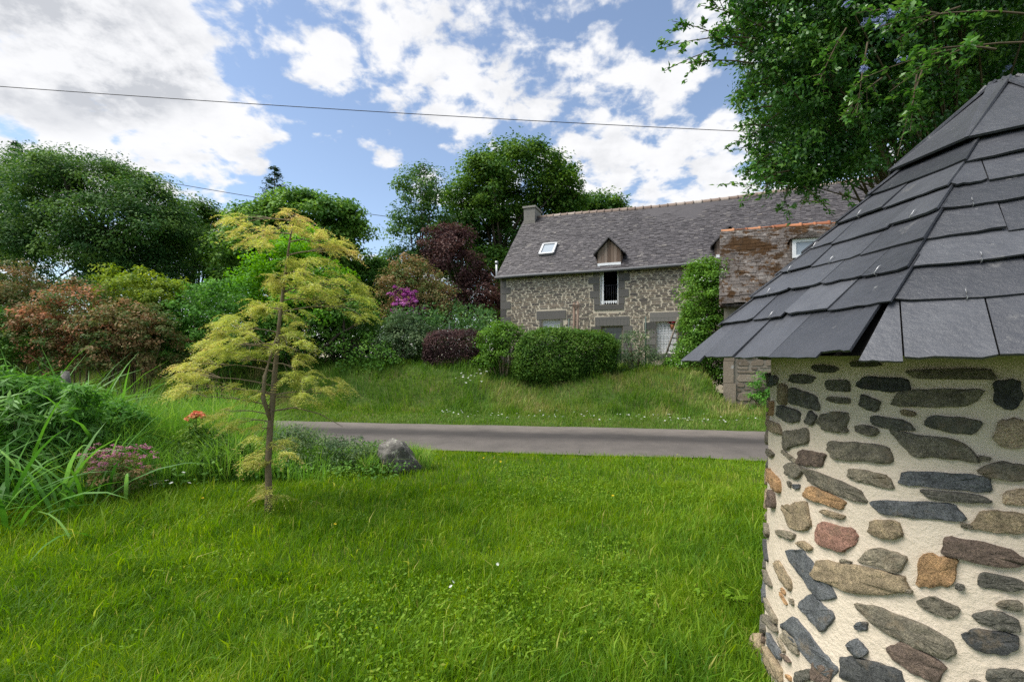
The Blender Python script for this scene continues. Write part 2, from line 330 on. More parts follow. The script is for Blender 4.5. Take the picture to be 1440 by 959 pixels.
# ------------------------------------------------------------------ grass
def scatter(n, fn):
    """n points in a wedge in front of the camera: uniform px and distance law fn"""
    px = rng.uniform(-60, 1500, n); Y = fn(n); x = (px - HX) / F * Y
    return x, Y
TWR = Vector((2.128, 1.970, 0)); TW_R = .88
def lawn():
    x, Y = [], []
    for (n, a, b, p) in ((120000, 1.75, 3.4, 1.0), (105000, 3.2, 5.6, 1.0), (90000, 5.2, 8.3, 1.0)):
        yy = rng.uniform(0, 1, n) ** .8 * (b - a) + a; pp = rng.uniform(-70, 1440, n); x.append((pp - HX) / F * yy); Y.append(yy)
    x = np.concatenate(x); Y = np.concatenate(Y)
    s, u = su(x, Y)
    edge = 7.62 + .22 * (vnoise(u * 1.7, u * 0, 31) - .5)
    ok = (s < edge) & (np.hypot(x - TWR.x, Y - TWR.y) > TW_R + .03)
    x, Y = x[ok], Y[ok]; s = s[ok]; n = len(x)
    px = HX + F * x / Y
    cl = fbm(x * 1.6, Y * 1.6, 41); c2 = vnoise(x * 5, Y * 5, 43)
    left = smooth(420, 60, px) * smooth(2., 4.5, Y)
    H = (.055 + .085 * cl + .05 * c2 * c2) * rng.uniform(.55, 1.25, n) * (1 + .9 * left) * (1 - .35 * smooth(5, 7.5, Y))
    dirn = 2 * np.pi * fbm(x * .9, Y * .9, 47) * 2
    lm = rng.uniform(.1, .75, n) ** 1.2
    lean = np.stack([np.cos(dirn) * lm * .38 + rng.normal(0, .40, n), np.sin(dirn) * lm * .38 + rng.normal(0, .40, n)], 1)
    wd = rng.uniform(.0022, .0055, n) * (1 + .10 * Y); big = rng.uniform(0, 1, n) < .05; wd[big] *= 1.9; H[big] *= 1.35
    v = np.clip(.10 + .55 * (fbm(x * .7 + 3, Y * .7, 51) - .3) + .55 * (fbm(x * 3.5, Y * 3.5, 55) - .4) + rng.normal(0, .17, n), 0, 1)
    dry = rng.uniform(0, 1, n) < .035; v[dry] = rng.uniform(.75, 1, dry.sum())
    P = np.stack([x, Y, ground_h(x, Y)], 1)
    tag(blade_mesh('lawn_grass', P, H, wd, lean, v, M['lawn']), 'bright green lawn of uneven uncut grass in the foreground', 'grass', kind='stuff')
lawn()
def clover():
    yy = 1.9 + rng.uniform(0, 1, 60000) ** .9 * 4.6; x = (rng.uniform(-70, 1200, 60000) - HX) / F * yy; ok = (fbm(x * 1.3 + 7, yy * 1.3, 171) > .56) & (np.hypot(x - TWR.x, yy - TWR.y) > TW_R + .06) & (rng.uniform(0, 1, 60000) < .8); x, yy = x[ok], yy[ok]; n = len(x)
    P = np.stack([x, yy, ground_h(x, yy) + rng.uniform(.03, .11, n)], 1)
    tag(leaf_mesh('clover', P, np.array([0, -.15, 1.]) + rng.normal(0, .4, (n, 3)), rng.uniform(.014, .034, n), rng.uniform(.010, .018, n), np.clip(rng.normal(.32, .16, n), 0, 1), M['lawn']), 'patches of small clover leaves mixed into the lawn', 'clover', kind='stuff')
clover()
def bank_grass():
    n = 150000
    u = rng.uniform(-24, 12, n); s = 10.45 + rng.uniform(0, 1, n) ** 1.15 * 5.6
    edge = 10.5 + .2 * (vnoise(u * 1.7, u * 0, 33) - .5); ok = s > edge; u, s = u[ok], s[ok]
    x = u * DX + s * NX; Y = u * DY + s * NY
    ok = np.abs((x / Y)) < 1.25; x, Y, s, u = x[ok], Y[ok], s[ok], u[ok]; n = len(x)
    vg = smooth(11.9, 11.4, s)
    cl = fbm(x * 1.2, Y * 1.2, 61)
    H = (.08 * vg + (1 - vg) * (.08 + .34 * cl * fbm(x * 3.1, Y * 3.1, 77) * 1.6)) * rng.uniform(.5, 1.3, n)
    d = 2 * np.pi * fbm(x * .8, Y * .8, 67) * 2; lm = rng.uniform(.1, .8, n)
    lean = np.stack([np.cos(d) * lm * .6 + rng.normal(0, .3, n), np.sin(d) * lm * .6 + rng.normal(0, .3, n) - .15], 1)
    dryf = smooth(.46, .66, fbm(x * .75 + 9, Y * .9, 71)) * (1 - vg) * smooth(15.5, 13, s)
    v = np.clip(.28 + .8 * (fbm(x * 1.6, Y * 2.2, 73, 4) - .5) * (1 - .6 * vg) + .10 * vg + .40 * dryf + rng.normal(0, .17, n), 0, 1)
    P = np.stack([x, Y, ground_h(x, Y)], 1)
    tag(blade_mesh('bank_grass', P, H, rng.uniform(.008, .016, n), lean, v, M['bank']), 'rough green and straw coloured grass covering the bank across the lane', 'grass', kind='stuff')
bank_grass()

# ------------------------------------------------------------------ foliage builders
def clumps(blobs, k, surf=.62):
    """clump centres inside ellipsoids (cx,cy,cz,rx,ry,rz), biased to the outside; returns centres and outward vectors"""
    B = np.array(blobs, float); wt = (B[:, 3] * B[:, 4] * B[:, 5]) ** (2 / 3); idx = rng.choice(len(B), k, p=wt / wt.sum())
    d = rdir(k); d[:, 2] = np.where(rng.uniform(size=k) < .35, np.abs(d[:, 2]), d[:, 2])
    r = (surf + (1.04 - surf) * rng.uniform(0, 1, k) ** .6)[:, None]
    return B[idx, :3] + d * r * B[idx, 3:], d
def foliage(name, blobs, k, per, cr, L, Wd, m, parent=None, surf=.62, flat=.6, vbias=0., up=.7, vspread=.5, rv=.16):
    C, D = clumps(blobs, k, surf); n = k * per
    ci = np.repeat(np.arange(k), per); g = rdir(n) * (rng.uniform(0, 1, n) ** .45)[:, None]
    crr = (cr * rng.uniform(.55, 1.35, k))[ci][:, None]
    P = C[ci] + g * crr * np.array([1, 1, flat])
    Nn = np.array([0, 0, up]) + D[ci] * .35 + g * .35 + rng.normal(0, .45, (n, 3))
    v = np.clip(.5 + vbias + (rng.uniform(-vspread, vspread, k))[ci] + rng.normal(0, rv, n), 0, 1)
    ax = g + np.array([0, 0, -.35]) + rng.normal(0, .5, (n, 3))
    return leaf_mesh(name, P, Nn, L * rng.uniform(.65, 1.3, n), Wd * rng.uniform(.7, 1.25, n), v, m, parent, ax), C
def limbs(name, base, C, r0, nl, mat, parent, topz=None):
    b = MB(); base = Vector(base); cen = Vector(C.mean(0)); cen = Vector((base.x * .6 + cen.x * .4, base.y * .6 + cen.y * .4, cen.z if topz is None else topz))
    h = cen - base; pts = [base, base + h * .3 + Vector((.02, .01, 0)) * h.length, base + h * .62 - Vector((.02, .0, 0)) * h.length, cen]
    b.tube(pts, [r0, r0 * .82, r0 * .6, r0 * .35], 9, .5)
    for i in rng.choice(len(C), min(nl, len(C)), replace=False):
        e = Vector(C[i]); f = rng.uniform(.35, 1); st = base.lerp(cen, f) if f < .95 else cen
        st = Vector((st.x, st.y, st.z)); md = st.lerp(e, .5) + Vector((0, 0, .08 * (e - st).length))
        rr = r0 * (.42 - .25 * f); b.tube([st, md, e], [rr, rr * .6, rr * .18], 6, float(rng.uniform(.2, .8)), False)
    return b.build(name, mat, parent)
def blob_px(px, py, rx, ry, Y, dY=None):
    c = W(px, py, Y); k = Y / F; return (c.x, c.y, c.z, rx * k, (dY if dY is not None else .5 * (rx + ry) * k), ry * k)
def tree(label, cat, blobs, Y, k, per, cr, L, Wd, m, base_px, r0=.25, nl=12, group=None, name='tree', bark='bark', surf=.62, vb=0., base_z=None, **kw):
    x = (base_px - HX) / F * Y; z = float(ground_h(x, Y)) if base_z is None else base_z
    root = empty(name, (x, Y, z), label, cat, group)
    B = [blob_px(*b[:4], Y + (b[4] if len(b) > 4 else 0)) for b in blobs]
    for q in list(B):                                                   # ragged sub-crowns breaking the outline
        for _ in range(4):
            d = rdir(1)[0]; d[2] = abs(d[2]) * .9 - .15; f = rng.uniform(.16, .34); B.append((q[0] + d[0] * q[3] * .98, q[1] + d[1] * q[4] * .98, q[2] + d[2] * q[5] * .98, q[3] * f, q[4] * f, q[5] * f))
    L *= .76; Wd *= .76; per = int(per * 1.5); k = int(k * 1.25); cr *= .9
    cr_, C = foliage('crown', B, k, per, cr, L, Wd, m, root, surf, vbias=vb, **kw)
    limbs('trunk', (x, Y, z - .1), C, r0, nl, M[bark], root)
    return root
def shrub(label, cat, blobs, Y, k, per, cr, L, Wd, m, base_px, nstem=7, group=None, name='shrub', stem='stem', surf=.55, r0=.02, **kw):
    x = (base_px - HX) / F * Y; z = float(ground_h(x, Y))
    root = empty(name, (x, Y, z), label, cat, group)
    B = [blob_px(*b[:4], Y + (b[4] if len(b) > 4 else 0), b[5] if len(b) > 5 else None) for b in blobs]
    f, C = foliage('foliage', B, k, per, cr, L, Wd, m, root, surf, **kw)
    b = MB()
    for i in rng.choice(len(C), min(nstem, len(C)), replace=False):
        e = Vector(C[i]); st = Vector((x + (e.x - x) * .3 + rng.normal(0, .05), Y + (e.y - Y) * .3, z - .05))
        b.tube([st, st.lerp(e, .5) + Vector((0, 0, .1)), e], [r0, r0 * .7, r0 * .3], 5, float(rng.uniform(.2, .8)), False)
    b.build('stems', M[stem], root)
    return root, C

# ------------------------------------------------------------------ building materials
M['mortar'] = solid_mat('lime_mortar', [(.50, .42, .325), (.61, .52, .41), (.69, .60, .48)], .95, .15, 5, .5, .7, .012, bscale=55, spots=[(1.6, .60, (.38, .32, .25))])
M['stone'] = solid_mat('rubble_stone', [(.095, .085, .077), (.165, .14, .117), (.23, .188, .145), (.32, .26, .19)], .9, .2, 6, .25, .6, .02, bscale=30)
M['pointing'] = solid_mat('cream_pointing', [(.44, .385, .29), (.55, .485, .375), (.62, .56, .45)], .95, .1, 3, .5, .4, .01, bscale=30)
M['granite'] = solid_mat('dark_granite', [(.075, .071, .066), (.135, .127, .117), (.21, .198, .18)], .85, .25, 30, .35, .4, .01)
M['roof_slate'] = solid_mat('weathered_slate', [(.026, .023, .025), (.047, .042, .045), (.074, .067, .070), (.14, .128, .116)], .62, .4, 4, .25, .4, .01, spots=[(1.3, .70, (.17, .11, .06))], bscale=40)
M['moss_slate'] = solid_mat('mossy_slate', [(.055, .047, .042), (.10, .088, .080), (.17, .155, .142)], .95, .12, 6, .9, 1., .05, spots=[(3.2, .58, (.24, .22, .20)), (1.3, .50, (.040, .021, .008)), (3.1, .55, (.068, .038, .017)), (5, .56, (.035, .022, .012))], bscale=22)
M['terracotta'] = solid_mat('orange_ridge_tile', [(.20, .075, .04), (.32, .125, .06), (.38, .20, .11)], .85, .2, 6, .4, .4, .01)
M['ridge_grey'] = solid_mat('lichened_ridge_tile', [(.16, .12, .10), (.24, .19, .16), (.32, .28, .25)], .9, .2, 6, .4, .4, .01)
M['old_wood'] = solid_mat('weathered_boards', [(.09, .06, .045), (.17, .12, .09), (.28, .22, .18)], .85, .2, 7, .5, .4, .006, stretch=(6, 6, .5))
M['grey_wood'] = solid_mat('grey_wood', [(.12, .10, .08), (.2, .17, .14), (.3, .26, .22)], .85, .2, 9, .5, .4, .006, stretch=(4, 4, .5))
M['white'] = solid_mat('white_paint', [(.62, .63, .64), (.72, .73, .74), (.8, .8, .8)], .5, .4, 6, .3, .1, .002)
M['zinc'] = solid_mat('zinc', [(.26, .27, .28), (.36, .37, .38), (.45, .46, .47)], .45, .5, 6, .4, .1, .002, metal=.6)
M['gutter'] = solid_mat('dull_gutter', [(.10, .10, .105), (.14, .14, .145)], .6, .3, 6, .3, .1, .002)
M['chimney'] = solid_mat('lichened_granite', [(.15, .14, .125), (.22, .205, .185), (.30, .28, .25)], .9, .2, 12, .4, .5, .01)
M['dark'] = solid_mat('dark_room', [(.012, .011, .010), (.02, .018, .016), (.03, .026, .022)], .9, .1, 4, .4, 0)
M['glass'] = solid_mat('window_glass', [(.02, .024, .028), (.03, .035, .04)], .06, .6, 3, .2, 0)
M['green_metal'] = solid_mat('green_metal', [(.01, .03, .02), (.016, .045, .03)], .5, .4, 6, .3, 0)
M['wire'] = solid_mat('black_cable', [(.012, .012, .018), (.02, .02, .028)], .6, .3, 6, .3, 0)
M['slate'] = solid_mat('cut_slate', [(.024, .026, .031), (.040, .042, .049), (.058, .061, .070), (.095, .098, .108)], .38, .42, 7.0, .38, .55, .008, bscale=34, spots=[(30, .66, (.13, .13, .132)), (5.5, .64, (.085, .085, .088)), (70, .72, (.25, .25, .24))])
M['hook'] = solid_mat('steel_hook', [(.45, .45, .45), (.6, .6, .6)], .35, .5, 10, .3, 0, metal=.7)
M['boulder'] = solid_mat('lichened_boulder', [(.07, .066, .06), (.135, .127, .115), (.22, .205, .185)], .92, .15, 5, .9, .9, .03, use_v=True, spots=[(4, .58, (.06, .05, .03)), (13, .57, (.34, .34, .28))], bscale=18)

# ------------------------------------------------------------------ the long stone house
HA = R(21); HP = Vector((-.5, 20., 0)); HD = Vector((math.cos(HA), -math.sin(HA), 0)); HN = Vector((math.sin(HA), math.cos(HA), 0))
def frame(P, D, Nn):
    return lambda t, z, off=0.: Vector((P.x + D.x * t - Nn.x * off, P.y + D.y * t - Nn.y * off, z))
def rubble(b, fr, t0, t1, z0, z1, excl, hmin=.04, hmax=.12, wmin=.14, wmax=.52, gap=.021, seed=0, off=.013):
    """irregular courses of face-bedded rubble; each stone an eight-cornered prism proud of the pointing"""
    r = np.random.default_rng(seed); z = z0; row = 0
    wob = lambda t, z_: .09 * (vnoise(t * .7, z_ * .5, 81) - .5) + .07 * (vnoise(t * 2.2, z_ * 1.2, 82) - .5)
    while z < z1:
        h = r.uniform(hmin, hmax); t = t0 - r.uniform(0, .2)
        while t < t1:
            w = r.uniform(wmin, wmax) * (.7 + 2.2 * h); a, c = max(t, t0), min(t + w, t1); t += w
            zlo, zhi = z, min(z + h, z1)
            for (e0, e1, f0, f1) in excl:
                if zhi > f0 and zlo < f1:
                    if a >= e0 and c <= e1: c = a
                    elif a < e0 < c: c = e0
                    elif a < e1 < c: a = e1
            if c - a < .05 or zhi - zlo < .03: continue
            subs = [(a, c, zlo, zhi)]
            if h > .10 and r.uniform() < .45: m_ = zlo + h * r.uniform(.35, .65); subs = [(a, c, zlo, m_), (a, c, m_, zhi)]
            for (a_, c_, l_, h_) in subs:
                g = gap * r.uniform(.35, .8); a1, c1, l1, h1 = a_ + g, c_ - g, l_ + g * .75, h_ - g * .75; ww, hh = c1 - a1, h1 - l1
                if ww < .03 or hh < .015: continue
                j = lambda s: r.uniform(-s, s)
                o = [(a1 + j(.012), l1 + hh * r.uniform(.2, .45)), (a1 + ww * r.uniform(.05, .2), l1 + j(.008)), (a1 + ww * .55, l1 + j(.014)), (c1 - ww * r.uniform(.05, .18), l1 + j(.01)),
                     (c1 + j(.012), l1 + hh * r.uniform(.4, .7)), (c1 - ww * r.uniform(.05, .25), h1 + j(.01)), (a1 + ww * .45, h1 + j(.014)), (a1 + ww * r.uniform(.04, .2), h1 + j(.008))]
                v = float(np.clip(r.normal(.42, .27), 0, 1)); k = off * r.uniform(.6, 1.3)
                ct, cz = sum(q[0] for q in o) / 8, sum(q[1] for q in o) / 8
                B0 = [b.vert(fr(q[0], q[1] + wob(q[0], q[1]), -.01)) for q in o]
                B1 = [b.vert(fr(ct + (q[0] - ct) * .95, cz + (q[1] - cz) * .9 + wob(q[0], q[1]), k)) for q in o]
                b.face(B1, v)
                for i in range(8): b.face((B0[i], B0[(i + 1) % 8], B1[(i + 1) % 8], B1[i]), v)
        z += h; row += 1
def wall_holes(b, fr, t0, t1, z0, z1, holes, depth, v=.5):
    ts = sorted({t0, t1, *[h[0] for h in holes], *[h[1] for h in holes]}); zs = sorted({z0, z1, *[h[2] for h in holes], *[h[3] for h in holes]})
    for ta, tb in zip(ts, ts[1:]):
        for za, zb in zip(zs, zs[1:]):
            tc_, zc = (ta + tb) / 2, (za + zb) / 2
            if any(h[0] < tc_ < h[1] and h[2] < zc < h[3] for h in holes): continue
            b.poly([fr(ta, za), fr(tb, za), fr(tb, zb), fr(ta, zb)], v)
    for (a, c, l, h) in holes:
        for (p, q) in (((a, l), (a, h)), ((c, h), (c, l)), ((a, h), (c, h)), ((c, l), (a, l))):
            b.poly([fr(*p), fr(*q), fr(q[0], q[1], -depth), fr(p[0], p[1], -depth)], v)
def fbox(b, fr, t0, t1, z0, z1, o0, o1, v=.5):
    b.prism([fr(t0, z0, o0), fr(t1, z0, o0), fr(t1, z1, o0), fr(t0, z1, o0)], fr(0, 0, o1) - fr(0, 0, o0), v)
def slates(b, q, L, run, slope_up, e0, e1, course, wid, thick=.012, seed=0, vm=.45, vs=.2, sag=None, skip=None):
    """lapped slates on a plane: q origin at the eave, run along the eave, slope_up up the slope"""
    r = np.random.default_rng(seed); nrm = run.cross(slope_up).normalized(); k = 0; y = 0.
    while y < L:
        x = e0 - r.uniform(0, wid)
        while x < e1:
            w = wid * r.uniform(.75, 1.25); a, c = max(x, e0), min(x + w, e1); x += w
            if c - a < .03: continue
            if skip and skip((a + c) / 2, y): continue
            yl = y + r.normal(0, .10) * course; yh = min(y + course * 1.55, L)
            s_ = (lambda X, Y_: nrm * (sag(X, Y_))) if sag else (lambda X, Y_: Vector((0, 0, 0)))
            t = thick * r.uniform(.7, 1.6); lift = .004 + .012 * r.uniform() ** 2; v = float(np.clip(r.normal(vm, vs), 0, 1))
            g = .004; a += g; c -= g
            lo = [q + run * a + slope_up * (yl + r.normal(0, .006)) + s_(a, yl) + nrm * (thick + lift), q + run * c + slope_up * (yl + r.normal(0, .006)) + s_(c, yl) + nrm * (thick + lift)]
            hi = [q + run * c + slope_up * yh + s_(c, yh) + nrm * .002, q + run * a + slope_up * yh + s_(a, yh) + nrm * .002]
            b.prism([lo[0], lo[1], hi[0], hi[1]], nrm * t, v)
        y += course
def house():
    fr = frame(HP, HD, HN); LEN, DEP, ZE, ZR, ZF = 17.5, 7., 5.22, 8.52, .9
    root = empty('stone_house', fr(0, ZF), 'long stone longhouse with grey slate roof, granite corner stones and small chimney', 'house')
    def tz(px, py): h = hit_plane(px, py, HP, HN); return (h - HP).dot(HD), h.z
    T = lambda px, py=440: tz(px, py)[0]; Z = lambda px, py: tz(px, py)[1]
    up = (T(843), T(869.5), Z(856, 428.5), Z(856, 374)); lw = (T(762), T(787.5), Z(775, 480), Z(775, 449.5)); dr = (T(845), T(876), ZF, Z(858, 458.5)); rw = (T(922.5), T(953), Z(935, 497), Z(935, 452.5))
    holes = [up, lw, dr, rw]
    wl = MB(); wall_holes(wl, fr, 0, LEN, ZF - .6, ZE, holes, .45)
    # gable ends and back wall
    for t in (0, LEN):
        wl.poly([fr(t, ZF - .6), fr(t, ZF - .6, -DEP), fr(t, ZE, -DEP), fr(t, ZR - .12, -DEP / 2), fr(t, ZE)], .5)
    wl.poly([fr(0, ZF - .6, -DEP), fr(LEN, ZF - .6, -DEP), fr(LEN, ZE, -DEP), fr(0, ZE, -DEP)], .5)
    wall = wl.build('wall', M['pointing'], root)
    # granite dressings: corner stones, jambs, lintels, sills
    G = {'corner_stones': MB()}; cur = ['corner_stones']; r = np.random.default_rng(5); blocks = []
    def blk(a, c, l, h): blocks.append((a, c, l, h)); fbox(G[cur[0]], fr, a + .008, c - .008, l + .01, h - .01, -.02, .032 + r.uniform(0, .006), float(np.clip(r.normal(.4, .2), 0, 1)))
    z = ZF; k = 0
    while z < ZE - .12:
        h = r.uniform(.24, .36); blk(0.0, .48 if k % 2 else .27, z, min(z + h, ZE - .06)); z += h; k += 1
    for oi, ((a, c, l, h), lin) in enumerate(((up, False), (dr, True), (rw, True), (lw, True))):
        for sd_ in (-1, 1):
            cur[0] = 'jamb%d%d' % (oi, sd_); G[cur[0]] = MB()
            z = l; k = 0
            while z < h - .05:
                hh = min(r.uniform(.26, .36), h - z)
                if h - z - hh < .1: hh = h - z
                w = (.42 if k % 2 else .24) * r.uniform(.9, 1.1)
                if lw == (a, c, l, h): w *= .5
                if sd_ < 0: blk(a - w, a, z, z + hh)
                else: blk(c, c + w, z, z + hh)
                z += hh; k += 1
        if lin: cur[0] = 'lintel%d' % oi; G[cur[0]] = MB(); blk(a - .24, c + .26, h, h + .38)
        cur[0] = 'sill%d' % oi; G[cur[0]] = MB(); blk(a - .22, c + .22, l - .22, l)
    rb = MB(); rubble(rb, fr, 0.02, 11.5, ZF - .2, ZE - .02, [(x[0] - .012, x[1] + .012, x[2] - .008, x[3] + .008) for x in blocks + holes], seed=3)
    rb.build('rubble_facing', M['stone'], root)
    for nm, gm in G.items(): gm.build({'c': 'corner_stones', 'j': 'jamb_stones', 'l': 'lintel', 's': 'sill'}[nm[0]], M['granite'], root)
    # windows and doors
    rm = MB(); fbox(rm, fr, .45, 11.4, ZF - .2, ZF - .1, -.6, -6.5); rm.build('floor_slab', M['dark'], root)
    b = MB(); a, c, l, h = up
    fbox(b, fr, a + .003, a + .06, l, h - .003, -.10, -.16); fbox(b, fr, c - .05, c - .003, l, h - .003, -.10, -.16); fbox(b, fr, a + .06, c - .05, h - .06, h - .003, -.10, -.16)
    uf = b.build('window', M['white'], root)
    b = MB(); b.prism([fr(a + .07, l + .02, -.09), fr(a + .105, l + .02, -.09), fr(a + .17, l + .02, .0), fr(a + .135, l + .02, .0)], Vector((0, 0, h - l - .1))); b.build('open_casement', M['white'], uf)
    b = MB(); b.tube([fr(a + .05, l + .78, -.05), fr(c - .03, l + .78, -.05)], .014, 6); 
    for q in np.linspace(a + .2, c - .1, 6): b.tube([fr(q, l, -.05), fr(q, l + .78, -.05)], .008, 5)
    b.build('railing', M['wire'], uf)
    b = MB(); n_ = 7
    for i in range(n_): q = a + .1 + (c - a - .2) * i / (n_ - 1); b.prism([fr(q - .04, l + .1, -.03), fr(q, l + .02, -.03), fr(q + .04, l + .1, -.03), fr(q + .04, l + .16, -.03), fr(q - .04, l + .16, -.03)], fr(0, 0, .0) - fr(0, 0, .006), .6)
    b.build('lace_trim', M['white'], uf)
    for (a, c, l, h), nm in ((lw, 'window'), (rw, 'window')):
        b = MB()
        for (p, q_, u_, v_) in ((a + .003, a + .055, l, h - .003), (c - .055, c - .003, l, h - .003), (a + .055, c - .055, h - .06, h - .003), (a + .055, c - .055, l, l + .06)): fbox(b, fr, p, q_, u_, v_, -.13, -.2)
        wf = b.build(nm, M['white'], root)
        b = MB(); zz = l + .06
        while zz < h - .1: fbox(b, fr, a + .057, c - .057, zz + .004, min(zz + .096, h - .065), -.15, -.17, float(rng.uniform(.3, .7))); zz += .1
        b.build('slatted_shutter', M['white'], wf)
        if (a, c) == (rw[0], rw[1]):
            b = MB()
            for q in np.linspace(a + .15, c - .15, 5): b.tube([fr(q, l, -.06), fr(q, h, -.06)], .006, 5)
            for q in np.linspace(l + .2, h - .15, 4): b.tube([fr(a, q, -.065), fr(c, q, -.065)], .006, 5)
            b.build('window_bars', M['zinc'], wf)
    b = MB(); a, c, l, h = dr
    for (p, q_, u_, v_) in ((a + .003, a + .06, l, h - .003), (c - .07, c - .003, l, h - .003), (a + .06, c - .07, h - .07, h - .003), (a + .06, c - .07, l, l + .5)): fbox(b, fr, p, q_, u_, v_, -.12, -.19)
    d = b.build('glazed_door', M['grey_wood'], root)
    b = MB(); fbox(b, fr, a + .06, c - .07, l + .5, h - .07, -.15, -.16); b.build('pane', M['glass'], d)
    # roof
    sl_ = Vector((0, 0, ZR - ZE)) + HN * (DEP / 2); Ls = sl_.length; su_ = sl_.normalized(); ov = .28
    q0 = fr(0, ZE, 0) - su_ * ov + Vector((0, 0, .06)); nrm = HD.cross(su_).normalized()
    dorm = [T(857, 360), T(1026, 350)]
    sg = lambda X, Y_: .05 * math.sin(X * .5 + 1) * (Y_ / Ls) - .05 * math.sin(math.pi * min(max((X - 1) / 14, 0), 1)) * (Y_ / Ls) + .02 * (float(vnoise(X * 1.3, Y_ * 1.3, 90)) - .5)
    b = MB()
    b.prism([q0 + HD * -.06, q0 + HD * (LEN + .06), q0 + HD * (LEN + .06) + su_ * (Ls + ov), q0 + HD * -.06 + su_ * (Ls + ov)], -nrm * .07, .3)
    su2 = (Vector((0, 0, ZR - ZE)) - HN * (DEP / 2)).normalized(); q2 = fr(0, ZE, -DEP) - su2 * ov + Vector((0, 0, .06))
    b.prism([q2 + HD * -.06, q2 + su2 * (Ls + ov) + HD * -.06, q2 + su2 * (Ls + ov) + HD * (LEN + .06), q2 + HD * (LEN + .06)], Vector((0, 0, -.07)), .3)
    slates(b, q0 + nrm * .055, Ls + ov, HD, su_, -.1, LEN + .1, .10, .165, .010, 11, .42, .22, sg)
    roof = b.build('roof', M['roof_slate'], root)
    b = MB(); t = .0
    while t < LEN:
        p0 = fr(t, ZR + .09 + sg(t, Ls), -DEP / 2); pts = []
        for j, (r0, dt) in enumerate(((.115, 0), (.115, .30), (.135, .305), (.135, .36))): pts.append((p0 + HD * dt, r0))
        b.tube([p[0] for p in pts], [p[1] for p in pts], 10, float(np.clip(rng.normal(.4, .25), 0, 1))); t += .36
    b.build('ridge_tiles', M['ridge_grey'], roof)
    b = MB(); b.tube([fr(t, ZE - .15 + .01 * math.sin(t), .30) for t in np.linspace(-.15, LEN, 20)], .065, 8, .5); b.build('gutter', M['gutter'], roof)
    b = MB(); b.tube([fr(-.02, ZE - .05, -.4), fr(-.28, ZE - .05, -.4), fr(-.36, ZE + .02, -.4), fr(-.36, ZE + .60, -.4)], .055, 8); b.tube([fr(-.36, ZE + .60, -.4), fr(-.36, ZE + .72, -.4)], [.08, .07], 8); b.build('flue_pipe', M['zinc'], root)
    # chimney: granite blocks with a capping course and clay pot
    b = MB(); r = np.random.default_rng(8); z = ZR - 1.; k = 0
    while z < ZR + .36:
        for (o0, o1) in (((-.5, .02), (.02, .55)) if k % 2 else ((-.5, -.15), (-.15, .25), (.25, .55))): fbox(b, fr, .02, .60, z, z + .215, -DEP / 2 - o0, -DEP / 2 - o1 + .006, float(r.uniform(.2, .9)))
        z += .22; k += 1
    fbox(b, fr, -.03, .65, z, z + .09, -DEP / 2 + .56, -DEP / 2 - .60, .7)
    ch = b.build('chimney', M['chimney'], roof)
    # roof window
    P_ = [hit_plane(x, y, q0 + nrm * .10, nrm) for (x, y) in ((757, 358.5), (777.5, 358), (784.5, 344), (765.5, 345.5))]
    ce = sum(P_, Vector()) / 4; P_ = [ce + HD * (sx * .33) + su_ * (sy * .44) for sx, sy in ((-1, -1), (1, -1), (1, 1), (-1, 1))]
    b = MB()
    for i in range(4):
        p, q = P_[i], P_[(i + 1) % 4]; ax = (q - p).normalized(); inn = (ce - (p + q) / 2).normalized(); b.prism([p - inn * .02 + ax * .0, q - inn * .02, q + inn * .07 - ax * .07, p + inn * .07 + ax * .07], nrm * .10, .5)
    rwf = b.build('roof_window', M['zinc'], roof)
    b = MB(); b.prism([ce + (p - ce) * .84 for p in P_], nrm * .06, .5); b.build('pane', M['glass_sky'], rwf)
    # two timber dormers above the upper openings
    for i, td in enumerate(dorm):
        b = MB(); hw = .51; zb, za = Z(856, 374.5), Z(857, 337); ze = Z(857, 355)
        k = 0; t = td - hw + .06
        while t < td + hw - .06:
            w = min(.125, td + hw - .06 - t); f = lambda tt: za - (za - ze) * abs(tt - td) / hw
            b.prism([fr(t + .004, zb + .1, .02), fr(t + w - .004, zb + .1, .02), fr(t + w - .004, f(t + w - .004) - .02, .02), fr(min(max(td, t + .004), t + w - .004), f(min(max(td, t + .004), t + w - .004)) - .02, .02), fr(t + .004, f(t + .004) - .02, .02)], fr(0, 0, .045 + .004 * (k % 2)) - fr(0, 0, .02), float(rng.uniform(.2, .9))); t += w; k += 1
        dm = b.build('dormer', M['old_wood'], roof)
        b = MB(); fbox(b, fr, td - .46, td + .46, zb - .06, zb + .12, .05, .10); b.build('lintel_board', M['white'], dm)
        b = MB()
        for sgn in (-1, 1):
            e = fr(td + sgn * (hw + .10), ze - .10, .20); a_ = fr(td, za + .03, .20); back = HN * 2.4
            nn = (a_ - e).cross(back).normalized(); nn = nn if nn.z > 0 else -nn
            b.prism([e, a_, a_ + back, e + back], nn * .045, .45)
        b.build('dormer_roof', M['roof_slate'], dm)
        for sgn in (-1, 1):
            b = MB(); b.prism([fr(td + sgn * (hw - .05), zb, 0), fr(td + sgn * (hw - .05), ze, 0), fr(td + sgn * (hw - .05), ze, -1.2)], HD * (.03 * sgn), .4)
            b.build('dormer_cheek', M['old_wood'], dm)
    # red geranium in a bracket pot beside the right window
    return fr, rw, up, dr
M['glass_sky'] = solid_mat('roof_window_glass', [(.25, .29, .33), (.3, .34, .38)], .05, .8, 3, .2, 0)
HFR, RW, UPW, DRW = house()
